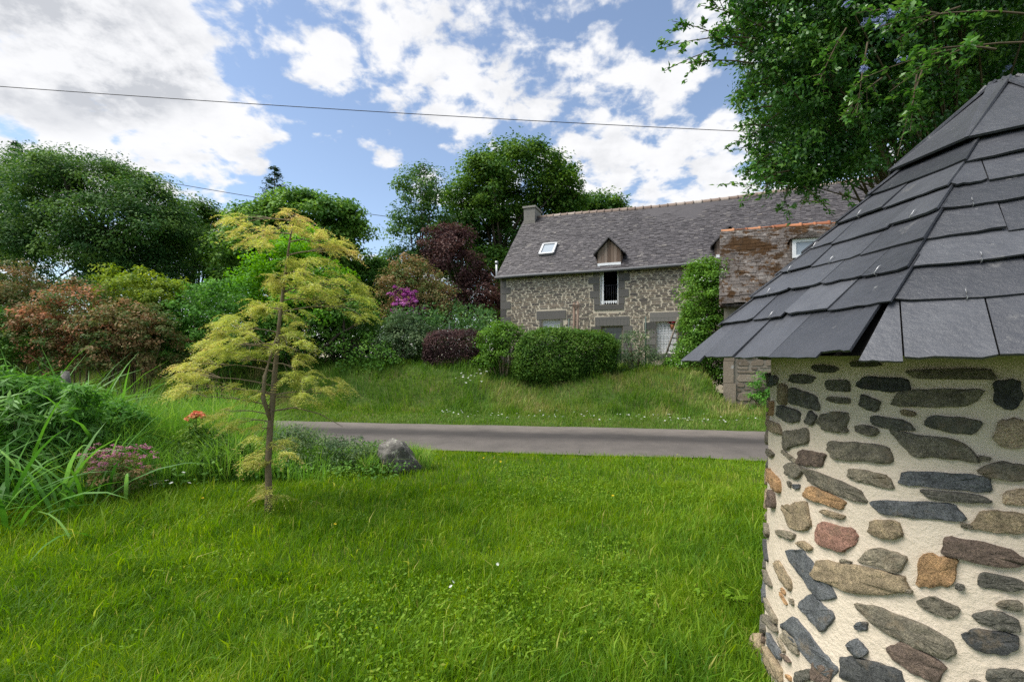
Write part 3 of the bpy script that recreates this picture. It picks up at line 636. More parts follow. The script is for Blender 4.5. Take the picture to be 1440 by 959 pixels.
def geranium():
    c = W(945.5, 452, 17.55); root = empty('hanging_geranium', c, 'red geranium hanging at the window of the house', 'potted plant')
    B = [(c.x, c.y, c.z, .16, .14, .17)]
    foliage('flowers', B, 30, 14, .06, .05, .05, M['red_petal'], root, .3); foliage('foliage', [(c.x, c.y, c.z - .1, .16, .14, .14)], 14, 10, .05, .06, .05, M['fresh'], root, .3)
    b = MB(); b.tube([c + Vector((0, 0, -.3)), c + Vector((0, 0, -.12))], [.07, .1], 10); b.tube([c + Vector((0, .0, -.2)), c + Vector((.05, .4, .1))], .012, 6); b.build('pot', M['terracotta'], root)
geranium()
def easel():
    root = empty('wooden_ladder', W(947, 500, 17.2), 'brown wooden ladder frame leaning before the white shutter of the house', 'ladder')
    b = MB(); b.tube([W(952, 505, 17.2), W(953.5, 446, 17.2)], .045, 4, .6); b.build('rail', M['grey_wood'], root); b = MB(); b.tube([W(936, 500, 17.1), W(953, 449, 17.1)], .04, 4, .5); b.build('rail', M['grey_wood'], root)
    for k in range(5): b = MB(); f = .15 + .17 * k; b.tube([W(952, 505, 17.2).lerp(W(953.5, 446, 17.2), f), W(936, 500, 17.1).lerp(W(953, 449, 17.1), f)], .02, 5, .4); b.build('rung', M['grey_wood'], root)
easel()
def bird_post():
    root = empty('timber_post', W(810, 520, 17.5), 'rough wooden post with a cross piece in front of the stone house wall', 'post')
    b = MB(); b.tube([W(807.5, 520, 17.5), W(807.5, 426, 17.5)], [.06, .055], 6, .4); b.tube([W(812.5, 520, 17.45), W(812.5, 424, 17.45)], [.055, .05], 6, .6); b.build('uprights', M['old_wood'], root)
    b = MB(); b.box(W(805, 432, 17.38), Vector((.28, 0, 0)), Vector((0, .05, 0)), Vector((0, 0, .1)), .5); b.build('cross_piece', M['old_wood'], root)
bird_post()

# ------------------------------------------------------------------ mossy outbuilding
def outbuilding():
    O = Vector((5.87, 12.6, 0)); A1, A2 = R(17), R(25)
    D = Vector((math.cos(A1), -math.sin(A1), 0)); Nn = Vector((math.sin(A2), math.cos(A2), 0)); fr = frame(O, D, Nn)
    LEN, ZE, ZR, H1, H2 = 7.5, 3.2, 5.62, 2.45, 4.5
    root = empty('outbuilding', fr(0, 0), 'low stone outbuilding with mossy slate roof and orange ridge tiles', 'outbuilding')
    b = MB(); wall_holes(b, fr, 0, LEN, -.2, ZE, [], .3)
    for t in (0, LEN): b.poly([fr(t, -.2), fr(t, -.2, -H2), fr(t, ZE + .2, -H2), fr(t, ZR - .1, -H1), fr(t, ZE)])
    b.poly([fr(0, -.2, -H2), fr(LEN, -.2, -H2), fr(LEN, ZE + .2, -H2), fr(0, ZE + .2, -H2)]); b.build('wall', M['pointing_grey'], root)
    b = MB(); fbox(b, fr, -.02, .26, -.1, .34, -.02, .05, .5); fbox(b, fr, -.02, .30, .35, .9, -.02, .055, .7); fbox(b, fr, -.02, .24, .91, 1.5, -.02, .05, .6); fbox(b, fr, .0, .26, 1.51, 2.1, -.02, .05, .4)
    rubble(b, fr, .3, LEN, -.1, ZE, [], .10, .26, .22, .7, .035, 12, .025); b.build('stonework', M['old_stone'], root)
    sv = Vector((0, 0, ZR - ZE)) + Nn * H1; su_ = sv.normalized(); Ls = sv.length; ov = .33
    nrm = D.cross(su_).normalized(); q0 = fr(0, ZE) - su_ * ov + nrm * .05
    b = MB(); b.prism([q0 - D * .10, q0 + D * LEN, q0 + D * LEN + su_ * (Ls + ov), q0 - D * .10 + su_ * (Ls + ov)], -nrm * .08, .3)
    bk = Nn * (H2 - H1) + Vector((0, 0, -(ZR - ZE - .2))); p = q0 + su_ * (Ls + ov)
    b.prism([p - D * .1, p + D * LEN, p + D * LEN + bk, p - D * .1 + bk], Vector((0, 0, -.08)), .3)
    sg = lambda X, Y_: .05 * (float(vnoise(X * 1.1, Y_ * 1.1, 95)) - .5) + .02 * (float(vnoise(X * 4, Y_ * 4, 96)) - .5)
    slates(b, q0 + nrm * .06, Ls + ov, D, su_, -.14, LEN, .17, .25, .007, 21, .5, .15, sg); roof = b.build('roof', M['moss_slate'], root)
    b = MB(); t = -.1
    while t < LEN - .3:
        p0 = q0 + su_ * (Ls + ov) + D * t + Vector((0, 0, -.0 + rng.normal(0, .012))); b.tube([p0, p0 + D * .33, p0 + D * .335, p0 + D * .39], [.10, .105, .125, .125], 10, float(rng.uniform(0, 1))); t += .38
    b.build('ridge_tiles', M['terracotta'], roof)
    # dormer window with a white frame
    c = hit_plane(1136, 352, q0 + nrm * .1, nrm); hD = .42
    b = MB(); z0 = c.z - .25; zt = c.z + .28; f0 = c + Vector((0, 0, 0))
    bb = lambda t, z, o: f0 + D * t - Nn * o + Vector((0, 0, z - c.z))
    for (t0, t1, l, h) in ((-hD, -hD + .09, z0, zt), (hD - .09, hD, z0, zt), (-hD + .09, hD - .09, zt - .09, zt), (-hD + .09, hD - .09, z0, z0 + .08)):
        b.prism([bb(t0, l, .28), bb(t1, l, .28), bb(t1, h, .28), bb(t0, h, .28)], Nn * .08, .5)
    wf = b.build('dormer_window', M['white'], roof)
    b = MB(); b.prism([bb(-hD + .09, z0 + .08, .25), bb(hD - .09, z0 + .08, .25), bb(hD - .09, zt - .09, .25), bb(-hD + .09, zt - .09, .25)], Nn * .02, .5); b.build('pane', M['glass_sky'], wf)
    b = MB()
    for s in (-1, 1): b.prism([bb(s * (hD - .01), z0, .2), bb(s * (hD - .01), zt, .2), bb(s * (hD - .01), zt, -.35)], D * (.05 * s), .5)
    b.prism([bb(-hD - .08, zt + .003, .36), bb(0, zt + .20, .36), bb(hD + .08, zt + .003, .36)], Nn * 1.1, .6); b.build('dormer_roof', M['moss_slate'], wf)
M['pointing_grey'] = solid_mat('old_pointing', [(.16, .14, .11), (.22, .195, .16), (.28, .25, .21)], .95, .1, 3, .5, .4, .01, bscale=30)
M['old_stone'] = solid_mat('old_lichened_stone', [(.13, .105, .08), (.21, .17, .13), (.29, .245, .195)], .92, .15, 5, .35, .7, .02, spots=[(4.2, .60, (.34, .33, .31)), (2.0, .66, (.09, .10, .05))], bscale=24)
outbuilding()

# ------------------------------------------------------------------ round stone building with octagonal slate roof
M['tower_stone'] = None
def tower_stone_mat():
    m, nt, N, L = new_mat('field_stone')
    at = N('ShaderNodeAttribute'); at.attribute_name = 'v'
    ST = [(0.075, 0.077, 0.076), (0.124, 0.131, 0.136), (0.136, 0.129, 0.106), (0.193, 0.172, 0.129), (0.265, 0.23, 0.167), (0.322, 0.253, 0.161), (0.414, 0.253, 0.127), (0.31, 0.172, 0.127), (0.155, 0.115, 0.09), (0.494, 0.38, 0.253)]
    r = N('ShaderNodeValToRGB'); r.color_ramp.interpolation = 'CONSTANT'; e = r.color_ramp.elements
    while len(e) < len(ST): e.new(.5)
    for i, c in enumerate(ST): e[i].position = i / len(ST); e[i].color = (*c, 1)
    L(at.outputs['Fac'], r.inputs[0])
    n1 = nz(N, L, 26, 8, .75); n2 = nz(N, L, 150, 4, .8); n3 = nz(N, L, 9, 6, .7)
    c = mixc(N, L, .9, r.outputs[0], ramp(N, L, n1, [(.28, (.18, .18, .18)), (.5, (.5, .5, .5)), (.72, (.86, .84, .8))]), 'OVERLAY')
    c = mixc(N, L, .75, c, ramp(N, L, n2, [(.32, (.15, .15, .15)), (.68, (.88, .88, .88))]), 'OVERLAY')
    c = mixc(N, L, ramp(N, L, n3, [(.56, (0, 0, 0)), (.70, (.75, .75, .75))]), c, (.24, .185, .12))
    p = N('ShaderNodeBsdfPrincipled'); L(c, p.inputs['Base Color']); p.inputs['Roughness'].default_value = .88; p.inputs['Specular IOR Level'].default_value = .25
    ad = N('ShaderNodeMath'); ad.operation = 'MULTIPLY_ADD'; L(n2, ad.inputs[0]); ad.inputs[1].default_value = .35; L(n1, ad.inputs[2])
    bp = N('ShaderNodeBump'); bp.inputs['Strength'].default_value = 1.; bp.inputs['Distance'].default_value = .02; L(ad.outputs[0], bp.inputs['Height']); L(bp.outputs[0], p.inputs['Normal'])
    o = N('ShaderNodeOutputMaterial'); L(p.outputs[0], o.inputs[0]); return m
M['tower_stone'] = tower_stone_mat()
def tower():
    c0 = TWR; root = empty('round_stone_hut', c0, 'round rubble stone hut with an eight sided slate roof, close by on the right', 'hut')
    A0 = math.atan2(-c0.x, -c0.y)                                       # direction from the hut to the camera
    rad = lambda z: TW_R + .03 * (1 - z / 1.6)
    def cyl(a, z, r): return Vector((c0.x + math.sin(a) * r, c0.y + math.cos(a) * r, z))
    # mortar wall, gently uneven
    na, nz_ = 200, 70; V = []; TT = []
    for j in range(nz_):
        z = -.1 + 1.85 * j / (nz_ - 1)
        for i in range(na):
            a = 2 * math.pi * i / na; d = .010 * (float(fbm(math.cos(a) * 3 + 5, math.sin(a) * 3 + z * 3, 101)) - .5) + .005 * (float(vnoise(a * 14, z * 14, 103)) - .5) - .004
            V.append(cyl(a, z, rad(z) + d))
    i = np.arange(na)[None, :]; j = np.arange(nz_ - 1)[:, None] * na; i2 = (i + 1) % na
    loops = np.stack([(i + j), (i2 + j), (i2 + j + na), (i + j + na)], -1).reshape(-1)
    raw_mesh('wall', np.array([tuple(v) for v in V]), loops, np.arange(len(loops) // 4) * 4, None, np.full(len(loops) // 4, .5), M['mortar'], root, True)
    # field stones set in it
    r = np.random.default_rng(17)
    def hitc(px, py):
        d = ray(px, py); o = Vector((0, 0, EYE)); R_ = TW_R + .012
        a = d.x ** 2 + d.y ** 2; bq = -2 * (d.x * c0.x + d.y * c0.y); cq = c0.x ** 2 + c0.y ** 2 - R_ ** 2; D_ = bq * bq - 4 * a * cq
        if D_ < 0: return None
        t = (-bq - math.sqrt(D_)) / (2 * a); p = o + d * t; return (math.atan2(p.x - c0.x, p.y - c0.y), p.z)
    ST = [(402, 122, 170, 50, 5, 0), (560, 158, 262, 60, -3, 3), (758, 150, 90, 115, 0, 0), (272, 125, 72, 42, 0, 2), (273, 166, 68, 22, 5, 3), (363, 175, 62, 42, 20, 2), (175, 162, 88, 52, 15, 2), (170, 107, 65, 30, 8, 2),
          (260, 230, 90, 68, -3, 3), (197, 218, 28, 45, 20, 2), (430, 232, 135, 42, 8, 2), (604, 236, 155, 55, 10, 2), (355, 250, 72, 32, 12, 3), (133, 208, 70, 50, 20, 2), (157, 270, 70, 56, -15, 3), (335, 310, 182, 62, 4, 3),
          (560, 300, 214, 70, 7, 3), (200, 330, 80, 48, 5, 8), (150, 362, 52, 46, 35, 3), (745, 365, 155, 52, 8, 3), (580, 392, 252, 60, 5, 1), (366, 385, 142, 45, 10, 4), (268, 408, 180, 48, 20, 3), (605, 438, 226, 28, 6, 2),
          (500, 474, 252, 52, 4, 1), (238, 438, 120, 42, 20, 6), (265, 487, 66, 18, 20, 5), (117, 408, 48, 42, 25, 4), (165, 493, 70, 90, -10, 5), (762, 262, 105, 95, 0, 9), (780, 440, 78, 52, 0, 9), (740, 508, 165, 72, 5, 5),
          (412, 530, 108, 62, 6, 5), (274, 552, 120, 88, 12, 7), (408, 610, 118, 62, 18, 4), (690, 597, 270, 72, 12, 8), (555, 642, 112, 105, 5, 6), (342, 672, 285, 92, 14, 5), (205, 660, 180, 52, 54, 1), (740, 678, 142, 52, 12, 2),
          (560, 745, 125, 55, 22, 3), (222, 762, 100, 64, 42, 1), (470, 812, 335, 78, 24, 3), (727, 783, 155, 55, 18, 2), (708, 847, 178, 74, 8, 0), (762, 740, 88, 30, 8, 3), (347, 800, 38, 28, 0, 1), (338, 862, 58, 40, 40, 1),
          (205, 862, 215, 56, 50, 1), (497, 895, 185, 74, 30, 8), (375, 930, 182, 74, 10, 0), (750, 940, 115, 50, 5, 2), (150, 848, 85, 34, 52, 4), (118, 872, 70, 46, 40, 5), (240, 935, 62, 60, 20, 8), (186, 940, 42, 42, 0, 2),
          (98, 455, 100, 42, 74, 1), (105, 350, 62, 28, 70, 1), (132, 542, 58, 26, 22, 4), (92, 608, 76, 24, 75, 1), (105, 575, 38, 26, 20, 8), (113, 690, 105, 28, 62, 3), (92, 715, 95, 24, 80, 1), (130, 660, 100, 26, 64, 5), (103, 905, 115, 36, 78, 1),
          (590, 93, 250, 34, 0, 3), (235, 78, 78, 24, 4, 2), (108, 150, 30, 34, 0, 2), (106, 240, 30, 40, 60, 2), (350, 64, 90, 20, 0, 2), (186, 575, 42, 20, 35, 5), (120, 76, 40, 20, 0, 2), (112, 305, 30, 26, 20, 1), (690, 330, 40, 14, 10, 4), (640, 520, 40, 16, 12, 4), (470, 700, 40, 16, 20, 4), (290, 250, 26, 18, 10, 3), (620, 690, 30, 18, 10, 2), (300, 620, 30, 14, 20, 4)]
    taken = []; b = MB()
    def stone(outl, ci, h):
        ca = sum(p[0] for p in outl) / len(outl); cz = sum(p[1] for p in outl) / len(outl); v = (ci + .5) / 10; rings = []
        ea = max(abs(p[0] - ca) for p in outl); ez = max(abs(p[1] - cz) for p in outl); tilt = (r.uniform(-.22, .22) * h / ez, r.uniform(-.22, .22) * h / ea)
        for k, (s, rr) in enumerate(((1.03, -.02), (1.0, .001), (.985, h * .8), (.95, h), (.55, h * 1.02))):
            rg = []
            for (a, z) in outl:
                aa, zz = ca + (a - ca) * s, cz + (z - cz) * s
                hh = rr + (0 if k < 2 else tilt[0] * (zz - cz) + tilt[1] * (aa - ca) + r.normal(0, .0016) + .006 * (float(vnoise(aa * 30, zz * 28, 111)) - .5) + .005 * (float(vnoise(aa * 60, zz * 60, 112)) - .5))
                rg.append(b.vert(cyl(aa, zz, rad(zz) + hh)))
            rings.append(rg)
        for r0, r1 in zip(rings, rings[1:]):
            n = len(r0)
            for k in range(n): b.face((r0[k], r0[(k + 1) % n], r1[(k + 1) % n], r1[k]), v, True)
        cc = b.vert(cyl(ca, cz, rad(cz) + h * 1.08)); n = len(rings[-1])
        for k in range(n): b.face((rings[-1][k], rings[-1][(k + 1) % n], cc), v, True)
    def outline(w, h, n):
        """split-stone outline: four to six broken corners, near straight edges, ragged chips"""
        t = r.uniform(); J = lambda q: r.uniform(-q, q)
        if t < .5: cs = [(1 + J(.1), -1 + J(.25)), (1 + J(.12), .9 + J(.3)), (.2 + J(.5), 1 + J(.12)), (-1 + J(.12), 1 + J(.3)), (-1 + J(.1), -.85 + J(.3)), (J(.5), -1 + J(.15))]
        elif t < .75: cs = [(1.05, J(.5)), (.5 + J(.2), .95 + J(.15)), (-.7 + J(.2), 1 + J(.2)), (-1 + J(.1), J(.5)), (-.75 + J(.2), -.95 + J(.2)), (.4 + J(.3), -1 + J(.15))]
        else: cs = [(1 + J(.1), -.9 + J(.2)), (.9 + J(.1), .8 + J(.3)), (-.3 + J(.3), 1 + J(.1)), (-1.05, .3 + J(.4)), (-.6 + J(.2), -.95 + J(.2))]
        if r.uniform() < .5: cs = [(-x, y) for x, y in cs][::-1]
        nc = len(cs); per = max(5, n // nc); pts = []; m_ = min(w, h); sk = r.normal(0, .10); cs = [((x + sk * y) * w / 2, y * h / 2) for x, y in cs]
        for k in range(nc):
            (x0, y0), (x1, y1) = cs[k], cs[(k + 1) % nc]; el = math.hypot(x1 - x0, y1 - y0) + 1e-9
            for j in range(per):
                f = .06 + .94 * j / per if j else .0; f = max(f, .10) if j == 0 else f; q = J(.022) * m_ + .022 * m_ * math.sin(f * 9 + k * 2.1 + t * 20); bul = .02 * m_ * 4 * f * (1 - f)
                pts.append((x0 + (x1 - x0) * f + (y1 - y0) / el * (bul + q), y0 + (y1 - y0) * f - (x1 - x0) / el * (bul + q)))
        return pts
    for (x, y, w, h, ang, ci) in ST:
        if x < 128: continue
        px, py = 1040 + x / 2.0025, 480 + y / 2.0025; a = R(ang); o = []
        for (u, v) in outline(w / 2.08, h / 2.4, 36):
            q = hitc(max(px + u * math.cos(a) - v * math.sin(a), 1083.0), py + u * math.sin(a) + v * math.cos(a))
            if q: o.append(q)
        if len(o) < 12: continue
        ca = sum(q[0] for q in o) / len(o); cz = sum(q[1] for q in o) / len(o); taken.append((ca, cz, .5 * (max(q[0] for q in o) - min(q[0] for q in o)), .5 * (max(q[1] for q in o) - min(q[1] for q in o))))
        stone(o[::-1], ci, r.uniform(.005, .011))
    amin, amax = hitc(1101, 560)[0], hitc(1439, 560)[0]; lo_, hi_ = min(amin, amax), max(amin, amax)
    for k in range(2600):
        a, z = r.uniform(-math.pi, math.pi), r.uniform(.02, 1.5)
        if lo_ - .0 < a < hi_ + .0: continue
        w, h = r.uniform(.06, .30), r.uniform(.035, .085); wa = w / 2 / TW_R
        if any(abs((a - t[0] + math.pi) % (2 * math.pi) - math.pi) < (t[2] + wa) * 1.04 + .012 and abs(z - t[1]) < (t[3] + h / 2) * 1.02 + .008 for t in taken): continue
        taken.append((a, z, wa, h / 2)); tl = r.normal(0, .12)
        o = [(a + (u * math.cos(tl) - v * math.sin(tl)) / TW_R, z + u * math.sin(tl) + v * math.cos(tl)) for (u, v) in outline(w, h, 16)]
        stone(o[::-1], int(r.choice([0, 1, 1, 2, 3, 3, 4, 5, 6, 8])), r.uniform(.010, .022))
    for k in range(3000):
        a, z = r.uniform(lo_, hi_), r.uniform(.05, 1.5); w, h = r.uniform(.03, .13), r.uniform(.018, .042); wa = w / 2 / TW_R
        if any(abs(a - t[0]) < (t[2] + wa) * .98 + .010 and abs(z - t[1]) < (t[3] + h / 2) * .98 + .008 for t in taken): continue
        taken.append((a, z, wa, h / 2)); tl = r.normal(0, .14)
        o = [(a + (u * math.cos(tl) - v * math.sin(tl)) / TW_R, z + u * math.sin(tl) + v * math.cos(tl)) for (u, v) in outline(w, h, 16)]
        stone(o[::-1], int(r.choice([1, 2, 3, 3, 4, 4, 5, 5, 6, 7, 8])), r.uniform(.004, .008))
    b.build('field_stones', M['tower_stone'], root)
    # roof
    RE, ZE, ZA = 1.27, 1.60, 2.785; phi0 = R(13.3)
    apex = Vector((c0.x, c0.y, ZA)); vert = [cyl(A0 + phi0 + k * math.pi / 4, ZE, RE) for k in range(8)]
    dk = MB()
    for k in range(8): dk.poly([vert[k] + (apex - vert[k]) * .03 + Vector((0, 0, -.03)), vert[(k + 1) % 8] + (apex - vert[(k + 1) % 8]) * .03 + Vector((0, 0, -.03)), apex + Vector((0, 0, -.03))], .3)
    b = MB(); hk = []
    for k in range(8):
        A_, B_ = vert[k], vert[(k + 1) % 8]; mid = (A_ + B_) / 2; run = (B_ - A_).normalized(); upv = (apex - mid).normalized(); Ls = (apex - mid).length; Wd = (B_ - A_).length
        nrm = run.cross(upv).normalized()
        if nrm.z < 0: nrm = -nrm
        hw = lambda y: Wd / 2 * (1 - y / Ls)
        ys = [-.02, .215, .385, .535, .695, .85, 1.01, 1.19]
        for ji, y in enumerate(ys[:-1]):
            yl, yh = y, min(ys[ji + 1] + .085, Ls * .97); cw = r.uniform(.19, .25) if k == 0 else r.uniform(.20, .34); last = ji == len(ys) - 2
            x = -hw(yl) - (.0 if ji % 2 else cw * .5)
            segs = []
            while x < hw(yl): w = cw * r.uniform(.85, 1.2); segs.append((max(x, -hw(yl)), min(x + w, hw(yl)))); x += w
            if len(segs) > 1 and segs[0][1] - segs[0][0] < .10: segs[1] = (segs[0][0], segs[1][1]); segs.pop(0)
            if len(segs) > 1 and segs[-1][1] - segs[-1][0] < .10: segs[-2] = (segs[-2][0], segs[-1][1]); segs.pop()
            for si, (a, c) in enumerate(segs):
                jl = r.normal(0, .007) if ji else r.normal(-.012, .016); ov = .012 + .010 * r.uniform(); first, lst = si == 0, si == len(segs) - 1
                def xe(s, yy): return s * (hw(yy) + ((ov + .012 if s < 0 else -.012) if ji else -.008))
                xl0 = xe(-1, yl) if first else a + .002; xl1 = xe(-1, yh) if first else max(a + .002, xe(-1, yh))
                xr0 = xe(1, yl) if lst else c - .002; xr1 = xe(1, yh) if lst else min(c - .002, xe(1, yh))
                if xr1 < xl1: xm = .5 * (xr1 + xl1); xr1 = xl1 = xm
                th = r.uniform(.006, .009); lift = .016 + r.uniform(0, .008); y0, y1 = yl + jl + r.normal(0, .003), yl + jl + r.normal(0, .003)
                tw = r.normal(0, .004)
                # ragged lower edge
                npt = 7; low = []
                for q in range(npt):
                    f = q / (npt - 1); low.append(mid + run * (xl0 + (xr0 - xl0) * f) + upv * (y0 + (y1 - y0) * f + (r.normal(0, .0022) if 0 < q < npt - 1 else (0.012 if r.uniform() < .3 else 0))) + nrm * (lift + tw * (f - .5)))
                hi = [mid + run * xr1 + upv * yh + nrm * .002]
                if xr1 - xl1 > 1e-4: hi.append(mid + run * xl1 + upv * yh + nrm * .002)
                b.prism(low + hi, nrm * th, float(np.clip(r.normal(.45, .2), 0, 1)))
                if r.uniform() < .62 and ji > 0 and (c - a) > .1: hk.append((mid + run * ((a + c) / 2 + r.normal(0, .02)) + upv * (yl + jl) + nrm * (lift + th), upv, nrm, run))
        # cap slate
        y = ys[-1] - .03; cw = hw(y) + .02; b.prism([mid + run * -cw + upv * y + nrm * .035, mid + run * cw + upv * y + nrm * .035, mid + run * .05 + upv * (Ls * .99) + nrm * .02, mid + run * -.05 + upv * (Ls * .99) + nrm * .02], nrm * .010, .4)
    roof = b.build('roof', M['slate'], root)
    dk.build('light_block_deck', M['dark'], roof)  # unseen dark deck added beneath the slates to block light
    hb = MB(); p0, u0, n0, r0 = hk[0]
    for n_, (p, u, nn, rr) in enumerate(hk[:95]):
        hb = MB(); hb.tube([p + u * .012 - nn * .012, p - u * .004 - nn * .008, p - u * .005 + nn * .004, p + u * .022 + nn * .009 + rr * float(r.normal(0, .003)), p + u * .034 + nn * .005], .0016, 5, .5); hb.build('slate_hook', M['hook'], roof)
    fb = MB(); pts = [apex + Vector((0, 0, -.045 + .012 * q)) for q in range(5)]; fb.tube(pts, [.07, .06, .045, .02, .006], 9, .6); fb.build('finial_stone', M['granite'], roof)
    for k in range(24):
        rf = MB()
        a = A0 + phi0 + k * math.pi / 12 + .09; p = cyl(a, ZE + .035, RE * .90); q = cyl(a, ZE + .25, .86); s = Vector((math.cos(a), -math.sin(a), 0)) * .018
        rf.prism([p - s, p + s, q + s, q - s], Vector((0, 0, -.03)), float(r.uniform(.0, .5)))
        rf.build('rafter', M['old_wood'], root)
tower()

# ------------------------------------------------------------------ trees behind the house and along the bank
tree('tall dark green oak rising behind the left end of the stone house', 'tree',
     [(735, 250, 70, 45), (690, 265, 48, 45, -1), (775, 275, 40, 35), (745, 320, 60, 50, 1), (680, 330, 45, 55), (650, 290, 30, 35), (795, 290, 28, 22, 1), (690, 400, 55, 50), (740, 222, 32, 20, -1), (640, 345, 40, 40, 1)],
     28, 520, 60, .95, .26, .16, M['oak'], 700, .38, 26, 'trees behind the hedge')
tree('lower oak crown peeping over the slate roof just right of the tall oak', 'tree', [(840, 293, 42, 18), (815, 300, 40, 22), (866, 297, 16, 9)], 33, 120, 46, .8, .26, .16, M['oak'], 830, .3, 8, 'trees behind the hedge')
tree('thin open tree with sparse crown left of the tall oak', 'tree',
     [(590, 275, 30, 34), (575, 330, 28, 40), (605, 320, 30, 45), (570, 385, 38, 40), (548, 400, 30, 34), (610, 380, 32, 40), (600, 252, 18, 18)],
     25, 210, 40, .72, .22, .13, M['ash'], 590, .2, 18, 'trees behind the hedge')
tree('dark copper leaved tree beneath the tall oak beside the house', 'tree',
     [(640, 380, 38, 55), (615, 350, 24, 35), (665, 420, 40, 40), (640, 440, 45, 28), (690, 440, 28, 30), (632, 335, 16, 20)], 23, 270, 42, .6, .17, .11, M['copper'], 650, .16, 12, 'trees behind the hedge')
tree('big dark leafy tree with ragged top filling the left of the photo', 'tree',
     [(130, 290, 75, 70), (65, 290, 55, 70, .6), (175, 330, 70, 70, -.6), (100, 360, 80, 55), (205, 300, 45, 48), (190, 390, 60, 45), (85, 245, 30, 22), (150, 240, 28, 18), (235, 350, 38, 55), (45, 225, 16, 12), (110, 222, 16, 10), (175, 250, 18, 14), (215, 262, 16, 12)],
     19, 560, 80, .74, .16, .085, M['ash'], 130, .24, 30, 'trees on the left')
tree('dark tree cut by the left edge of the frame', 'tree', [(-10, 290, 50, 70), (-60, 320, 60, 80), (0, 370, 55, 60), (25, 350, 40, 50)], 21, 300, 52, .7, .18, .1, M['oak'], -20, .24, 12, 'trees on the left')
tree('rounded tree standing between the big dark tree and the maple crown', 'tree', [(270, 320, 38, 34), (255, 360, 40, 45), (290, 370, 35, 45), (285, 300, 20, 14)], 24, 190, 50, .75, .21, .13, M['oak'], 275, .2, 10, 'trees on the left')
tree('broad green field maple behind the golden tree', 'tree',
     [(422, 302, 48, 30), (450, 318, 55, 40), (370, 330, 55, 42), (335, 360, 38, 45), (470, 350, 35, 35), (410, 360, 70, 45), (505, 325, 22, 18), (350, 308, 25, 18), (345, 400, 45, 34), (480, 305, 28, 22)],
     20, 430, 52, .62, .2, .15, M['mid'], 410, .22, 20, 'trees on the left')
tree('leafy green tree low behind the fence left of the thin tree', 'tree', [(505, 385, 35, 42), (530, 400, 28, 36), (480, 420, 30, 40), (520, 440, 40, 28), (545, 430, 26, 30)], 21.5, 210, 46, .6, .19, .13, M['mid'], 508, .14, 10, 'trees on the left')
def conifer(label, px, py, Y, h, wd, n):
    x = (px - HX) / F * Y; top = W(px, py, Y); z0 = float(ground_h(x, Y)); root = empty('conifer', (x, Y, z0), label, 'conifer', 'conifers behind the left trees')
    b = MB(); b.tube([(x, Y, z0), (x, Y, top.z)], [.16, .01], 8); b.build('trunk', M['bark'], root)
    nt = int(h / .32); P = []; A = []
    for i in range(nt):
        f = (i + .5) / nt; z = top.z - f * h; rr = wd * (.10 + .9 * f)
        for k in range(9):
            a = rng.uniform(0, 6.28); m = int(16 + 26 * f); t = rng.uniform(.08, 1, m) ** .8
            p = np.stack([x + np.cos(a) * t * rr, Y + np.sin(a) * t * rr, z + .12 * rr * t - .1 * t * t + rng.normal(0, .03, m)], 1); P.append(p + rng.normal(0, .035, (m, 3)))
            A.append(np.tile([np.cos(a), np.sin(a), -.2], (m, 1)) + rng.normal(0, .5, (m, 3)))
    P = np.concatenate(P); A = np.concatenate(A); nn = len(P)
    leaf_mesh('crown', P, np.array([0, 0, 1.]) + rng.normal(0, .5, (nn, 3)), .20 * rng.uniform(.6, 1.2, nn), .05, rng.uniform(0, 1, nn), M['conifer'], root, A)
conifer('dark pointed conifer showing above the green crown behind the golden tree', 386, 233, 26, 4.5, 1.9, 0)
conifer('dark conifer tip above the trees at the far left', 22, 198, 24, 4.5, 1.3, 0)

# shrubs along the top of the bank
tree('bright lime green small tree behind the golden tree trunk', 'tree', [(395, 375, 42, 40), (430, 395, 45, 40), (365, 410, 40, 40), (450, 430, 40, 38, -.3), (400, 440, 60, 35), (435, 345, 22, 25), (470, 405, 25, 30)], 15.5, 330, 48, .42, .125, .10, M['lime'], 470, .07, 10, 'shrubs along the bank', 'small_tree')
shrub('rounded bright green shrub with small white flowers left of the golden tree', 'shrub', [(300, 440, 50, 40), (250, 455, 40, 40), (330, 470, 45, 45), (275, 490, 55, 40), (235, 480, 28, 35), (310, 410, 30, 22)], 13.6, 330, 46, .28, .085, .06, M['fresh'], 285, 10, 'shrubs along the bank')
shrub('dark green shrub under the lime green tree with a bare arched branch', 'shrub', [(440, 460, 45, 35), (400, 470, 50, 40), (480, 440, 35, 40), (360, 490, 40, 30), (505, 450, 25, 30)], 15.2, 230, 44, .32, .10, .075, M['mid'], 430, 9, 'shrubs along the bank')
shrub('russet red leaved shrub with orange tips on the left bank', 'shrub', [(115, 440, 50, 45), (90, 470, 55, 45), (150, 470, 45, 45), (60, 470, 40, 45), (100, 415, 22, 22), (130, 500, 60, 28)], 12.6, 330, 46, .26, .085, .05, M['russet'], 105, 10, 'shrubs along the bank')
shrub('bronze green shrub right of the russet red one', 'shrub', [(185, 460, 45, 40), (215, 480, 38, 38), (160, 490, 45, 36), (195, 505, 55, 26)], 12.3, 240, 46, .25, .08, .05, M['russet_green'], 185, 9, 'shrubs along the bank')
shrub('yellow green upright shrub rising behind the bronze one', 'shrub', [(185, 410, 40, 26), (225, 420, 30, 24), (150, 395, 14, 22), (205, 395, 20, 18), (240, 405, 16, 18), (190, 440, 50, 25)], 13.4, 230, 40, .24, .10, .045, M['yellow_green'], 195, 9, 'shrubs along the bank')
shrub('brownish shrub half out of the frame on the far left bank', 'shrub', [(10, 410, 40, 35), (30, 440, 30, 30), (-20, 430, 50, 50), (20, 380, 16, 14)], 13.2, 200, 44, .28, .085, .05, M['russet_green'], 5, 8, 'shrubs along the bank')
